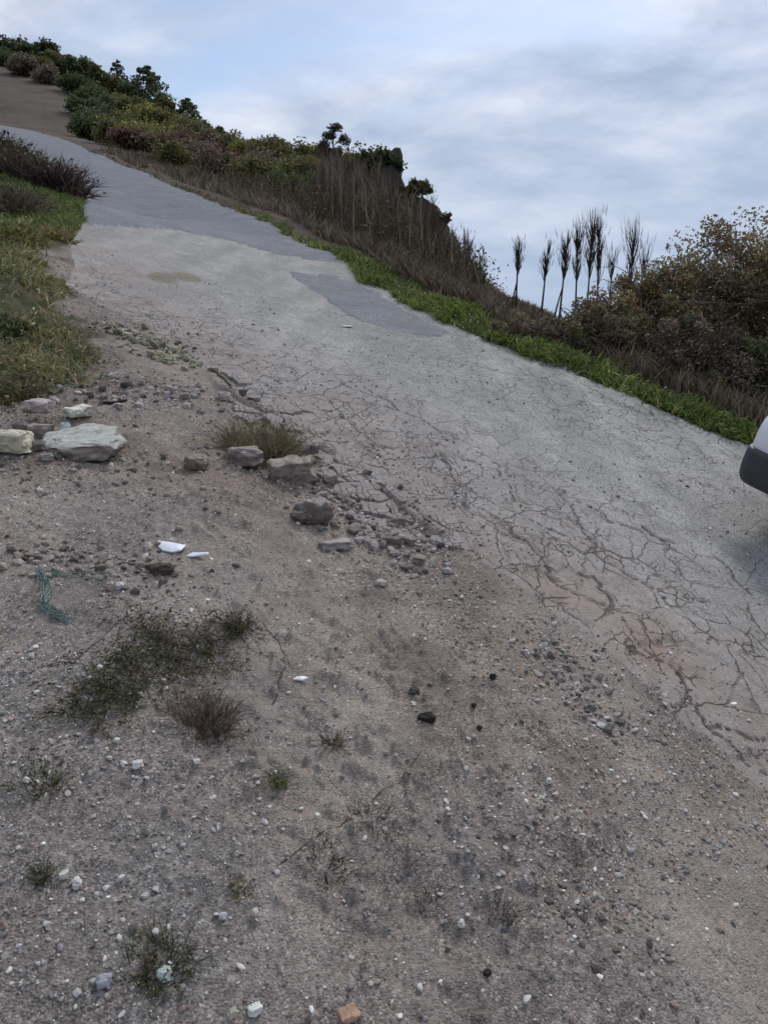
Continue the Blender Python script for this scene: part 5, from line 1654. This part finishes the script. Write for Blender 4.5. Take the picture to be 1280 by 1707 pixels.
M_CRAG = mat_col('crag_rock', 0.95, 0.15, 0, 2.2, 0.5, 5, 0.15)
crag(632, 248, 440, 30.0, 104, 'rounded rock crag with bushes on top on the near ridge', 701, 3.2)
crag(684, 300, 560, 30.6, 118, 'lower rock step falling away right of the rounded crag', 702, 3.0)
crag(722, 352, 640, 30.6, 104, 'third rock step, below the lower step of the crag', 703, 3.0)
crag(756, 408, 680, 30.4, 96, 'lowest rock step at the very end of the ridge', 704, 3.0)
for i, (u, v, t, w, c, lab) in enumerate([(606, 256, 28.2, 38, DG, 'dark bush on the left shoulder of the rounded crag'), (636, 240, 28.4, 38, DG, 'dark bush crowning the rounded crag'),
                                          (662, 252, 28.8, 26, DG, 'dark bush hanging off the edge of the rounded crag'), (692, 296, 29.0, 24, OL, 'bush on the rock step right of the crag'),
                                          (728, 350, 29.2, 22, BN, 'brown bush on the rock step below'), (748, 396, 29.0, 26, BN, 'brown bush on the lowest rock step'), (770, 416, 29.0, 22, BN, 'brown bush at the low end of the ridge')]):
    rg = np.random.default_rng(720 + i)
    top = P(u, v, t)
    W = w * t / FPX
    n = 900
    cc = np.random.default_rng(i).normal(0, 0.30, (9, 3)) * W * np.array([1, 1, .6])
    k = rg.integers(0, 9, n)
    p = cc[k] + rg.normal(0, 0.16, (n, 3)) * W
    p[:, 2] -= p[:, 2].max()
    lfm, tr = MB(), MB()
    lfm.leaves(p, 0.15, 0.10, palette(c, W4, n, 0.3, 0.08, rg), 0.1, rg)
    st = np.array([0, 0, -W * 0.9]) + np.zeros((9, 3))
    tr.tubes(np.stack([st, (st + cc - [0, 0, W * .4]) / 2, cc - [0, 0, W * .4]], 1), np.array([[.05, .035, .015]]), (0.06, 0.05, 0.04), 4)
    o = link('ledge_bush', tr.mesh('ledge_bush', M_BARK), None, top, lab, 'bush')
    link('foliage', lfm.mesh('foliage', M_LEAF), o)


def distant_hill():
    c = P(740, 560, 640)
    n, m = 60, 40
    a, r = np.meshgrid(np.linspace(0, 2 * np.pi, n, endpoint=False), np.linspace(0, 1, m))
    x, y = np.cos(a) * r * 62, np.sin(a) * r * 120
    top = P(740, 455, 640)[2]
    z0 = -70.0
    h = (top - z0) * (np.cos(np.clip(r, 0, 1) * np.pi) * 0.5 + 0.5) ** 0.8
    z = z0 + h * (0.92 + 0.16 * fbm(x / 18, y / 18, 4, 7))
    v = np.stack([x + c[0], y + c[1], z], -1).reshape(-1, 3)
    idx = np.arange(n * m).reshape(m, n)
    nx = np.roll(idx, -1, 1)
    f = np.stack([idx[:-1], idx[1:], nx[1:], nx[:-1]], -1).reshape(-1)
    me = mesh_np('hill', v, f, np.full(len(f) // 4, 4), mat_plain('far_scrub', (0.11, 0.105, 0.10), 0.95, 0.1, 0, 0.06, 0.3, 0.3, 1.0), None, True)
    link('hill', me, kind='structure', label='distant grey hill showing past the end of the ridge')


distant_hill()
# ------------------------------------------------------------------ the car standing on the road, nose uphill
def car():
    gr = float(GX * DH[0] + GY * DH[1])
    ex = Vector((DH[0], DH[1], gr)).normalized()
    ey = Vector((-NH[0], -NH[1], 0)).normalized()
    ez = ex.cross(ey).normalized()
    corner = hit(1236, 884)[0]
    org = Vector(corner) - ey * 0.74 + ex * 0.135
    root = bpy.data.objects.new('parked_car', None)
    COL.objects.link(root)
    root.matrix_world = Matrix(((ex.x, ey.x, ez.x, org.x), (ex.y, ey.y, ez.y, org.y), (ex.z, ey.z, ez.z, org.z), (0, 0, 0, 1)))
    root['label'], root['category'] = 'white car with dark grey bumper, cut off by the right edge', 'car'
    white = mat_plain('white_paint', (0.74, 0.76, 0.80), 0.28, 0.5, 0, 3, 0.03)
    dark = mat_plain('bumper_plastic', (0.045, 0.048, 0.055), 0.5, 0.4, 0, 20, 0.15, 200, 0.0006)
    rub = mat_plain('tyre_rubber', (0.022, 0.022, 0.022), 0.85, 0.2, 0, 30, 0.2)
    alu = mat_plain('wheel_metal', (0.45, 0.46, 0.47), 0.4, 0.5, 0.7, 20, 0.1)
    glass = mat_plain('dark_glass', (0.03, 0.035, 0.04), 0.06, 0.6, 0, 2, 0.1)
    lampm = mat_plain('lamp_glass', (0.62, 0.65, 0.68), 0.12, 0.6, 0, 40, 0.15)

    def loft(name, secs, mat, parent=root, caps=True, sub=2):
        """secs: list of (x, [(y,z)...]) half sections from bottom centre to top centre, mirrored"""
        bm = bmesh.new()
        rows = []
        for x, pr in secs:
            full = [(y, z) for y, z in pr] + [(-y, z) for y, z in reversed(pr[1:-1])]
            rows.append([bm.verts.new((x, y, z)) for y, z in full])
        m = len(rows[0])
        for a, b in zip(rows[:-1], rows[1:]):
            for i in range(m):
                bm.faces.new((a[i], a[(i + 1) % m], b[(i + 1) % m], b[i]))
        if caps:
            bm.faces.new(rows[0]); bm.faces.new(rows[-1][::-1])
        bmesh.ops.recalc_face_normals(bm, faces=bm.faces)
        me = bpy.data.meshes.new(name)
        bm.to_mesh(me); bm.free()
        for p in me.polygons:
            p.use_smooth = True
        me.materials.append(mat)
        o = link(name, me, parent)
        if sub:
            s = o.modifiers.new('smooth', 'SUBSURF')
            s.levels = s.render_levels = sub
        return o

    def sec(w, zb, zt, crown=0.02):
        return [(0, zb), (w * .80, zb), (w * .95, zb + .04), (w, zb + (zt - zb) * .35), (w, zb + (zt - zb) * .65), (w * .965, zt - .07), (w * .90, zt - .015), (w * .6, zt + crown * .6), (0, zt + crown)]

    body = [(0.005, sec(.70, .36, .63)), (0.0, sec(.765, .34, .67)), (-0.05, sec(.805, .30, .70)), (-0.40, sec(.81, .25, .755)), (-0.8, sec(.795, .22, .80)), (-1.15, sec(.805, .22, .86)),
            (-1.6, sec(.81, .21, .90)), (-2.4, sec(.81, .21, .91)), (-3.1, sec(.80, .22, .91)), (-3.5, sec(.77, .28, .90)), (-3.66, sec(.70, .34, .86)), (-3.70, sec(.6, .40, .80))]
    loft('body', body, white)

    def gsec(wb, wt, zb, zt):
        return [(0, zb), (wb * .9, zb), (wb, zb + .02), (wb * .97 + wt * .03, zb + .10), ((wb + wt) / 2, (zb + zt) / 2), (wt * 1.02, zt - .06), (wt * .9, zt - .01), (wt * .5, zt + .015), (0, zt + .02)]
    loft('cabin', [(-1.05, gsec(.68, .64, .82, .86)), (-1.35, gsec(.71, .63, .86, 1.05)), (-1.80, gsec(.73, .60, .86, 1.36)), (-2.2, gsec(.73, .60, .86, 1.42)), (-2.9, gsec(.73, .60, .86, 1.41)), (-3.3, gsec(.72, .58, .86, 1.34)), (-3.56, gsec(.70, .55, .84, 1.05)), (-3.62, gsec(.66, .5, .82, .90))], white)

    def bump_sec(y_out, z0, z1):
        return z0, z1
    # wrap-around front and rear bumpers: swept along a plan outline
    def bumper(name, sgn, x0, z0, z1):
        plan = [(-0.62, .815), (-0.25, .825), (-0.08, .82), (-0.01, .80), (0.025, .74), (0.04, .5), (0.05, .25), (0.05, 0)]
        plan = plan + [(x, -y) for x, y in reversed(plan[:-1])]
        bm = bmesh.new()
        rows = []
        for x, y in plan:
            dx = 0.03 if abs(y) > .7 else 0.05
            # profile: tucked-under foot, full face, top lip running in to the body
            ins = Vector((-1.0 if abs(y) < .7 else -0.25, -0.6 * (1 if y > 0 else -1) * (abs(y) / .82) ** 3, 0))
            pts = [(x0 + sgn * x + sgn * ins.x * .14, y + ins.y * .14, z0), (x0 + sgn * x + sgn * ins.x * .05, y + ins.y * .05, z0 + .015), (x0 + sgn * x, y, z0 + .08),
                   (x0 + sgn * (x), y, z1 - .012), (x0 + sgn * x + sgn * ins.x * .008, y + ins.y * .008, z1), (x0 + sgn * x + sgn * ins.x * .10, y + ins.y * .10, z1 + .004)]
            rows.append([bm.verts.new(p) for p in pts])
        for a, b in zip(rows[:-1], rows[1:]):
            for i in range(5):
                bm.faces.new((a[i], a[i + 1], b[i + 1], b[i]))
        bmesh.ops.recalc_face_normals(bm, faces=bm.faces)
        me = bpy.data.meshes.new(name)
        bm.to_mesh(me); bm.free()
        for p in me.polygons:
            p.use_smooth = True
        me.materials.append(dark)
        o = link(name, me, root)
        so = o.modifiers.new('thick', 'SOLIDIFY'); so.thickness = 0.012; so.offset = -1
        s = o.modifiers.new('smooth', 'SUBSURF'); s.levels = s.render_levels = 2
        return o
    bumper('front_bumper', 1, 0.0, 0.235, 0.445)
    bumper('rear_bumper', -1, -3.78, 0.24, 0.47)

    def plate(name, pts, th, mat, parent=root):
        v = np.array(pts, float)
        n = np.cross(v[1] - v[0], v[2] - v[0]); n /= np.linalg.norm(n)
        V = np.concatenate([v + n * th / 2, v - n * th / 2])
        k = len(v)
        f = list(range(k)) + list(range(2 * k - 1, k - 1, -1))
        sz = [k, k]
        for i in range(k):
            j = (i + 1) % k
            f += [i, k + i, k + j, j]; sz.append(4)
        return link(name, mesh_np(name, V, f, sz, mat), parent)
    plate('windscreen', [(-1.10, .58, .90), (-1.10, -.58, .90), (-1.74, -.52, 1.36), (-1.74, .52, 1.36)], .05, glass)
    plate('rear_window', [(-3.58, .52, 1.0), (-3.58, -.52, 1.0), (-3.36, -.48, 1.32), (-3.36, .48, 1.32)], .04, glass)
    for s in (1, -1):
        for a in ([(-1.40, .735, .93), (-2.22, .735, .93), (-2.22, .655, 1.33), (-1.84, .655, 1.33)], [(-2.30, .735, .93), (-3.05, .735, .93), (-3.20, .665, 1.27), (-2.30, .655, 1.33)]):
            plate('side_window', [(x, y * s, z) for x, y, z in a], .03, glass)
        plate('headlight', [(-.035, .36 * s, .50), (-.04, .36 * s, .60), (-.055, .60 * s, .61), (-.05, .60 * s, .51)], .05, lampm)
        plate('tail_light', [(-3.63, .71 * s, .56), (-3.63, .71 * s, .80), (-3.72, .56 * s, .80), (-3.72, .56 * s, .56)], .05, mat_plain('red_lamp', (0.35, 0.02, 0.02), 0.15, 0.5))
        plate('door_handle', [(-2.02, .825 * s, .78), (-2.18, .825 * s, .78), (-2.18, .825 * s, .81), (-2.02, .825 * s, .81)], .03, white)
        m = rock_mesh('mirror', (0.10, 0.18, 0.12), (0.74, 0.76, 0.8), 5, None, 40, 0.6, 2, 0.0, white)
        link('mirror', m, root, (-1.42, .88 * s, .97))
        for x in (-.74, -3.02):
            plate('arch_shade_disc', [(x + .35 * math.cos(a), .803 * s, .30 + .35 * math.sin(a)) for a in np.linspace(-.35, math.pi + .35, 24)], .05, rub)  # flat black disc on the body side, painted shade for the open wheel well
            w = bpy.data.objects.new('wheel', None)
            COL.objects.link(w)
            w.parent = root
            w.location = (x, .76 * s, .29)
            an = np.linspace(0, 2 * np.pi, 32, endpoint=False)
            prof = [(.18, -.07), (.26, -.08), (.285, -.06), (.29, 0), (.285, .06), (.26, .08), (.18, .07)]
            mb = MB()
            V = np.array([[r * math.cos(a), o, r * math.sin(a)] for a in an for r, o in prof])
            F = []
            np_ = len(prof)
            for i in range(32):
                for j in range(np_):
                    F += [i * np_ + j, i * np_ + (j + 1) % np_, ((i + 1) % 32) * np_ + (j + 1) % np_, ((i + 1) % 32) * np_ + j]
            link('tyre', mesh_np('tyre', V, F, [4] * (len(F) // 4), rub, None, True), w)
            prof2 = [(.02, .045), (.08, .05), (.15, .035), (.185, .07), (.185, -.05), (.02, -.05)]
            V = np.array([[r * math.cos(a), o * s, r * math.sin(a)] for a in an for r, o in prof2])
            F, np_ = [], len(prof2)
            for i in range(32):
                for j in range(np_):
                    F += [i * np_ + j, i * np_ + (j + 1) % np_, ((i + 1) % 32) * np_ + (j + 1) % np_, ((i + 1) % 32) * np_ + j]
            link('rim', mesh_np('rim', V, F, [4] * (len(F) // 4), alu, None, False), w)
    plate('grille', [(-.03, .32, .47), (-.03, -.32, .47), (-.035, -.32, .56), (-.035, .32, .56)], .03, dark)


car()
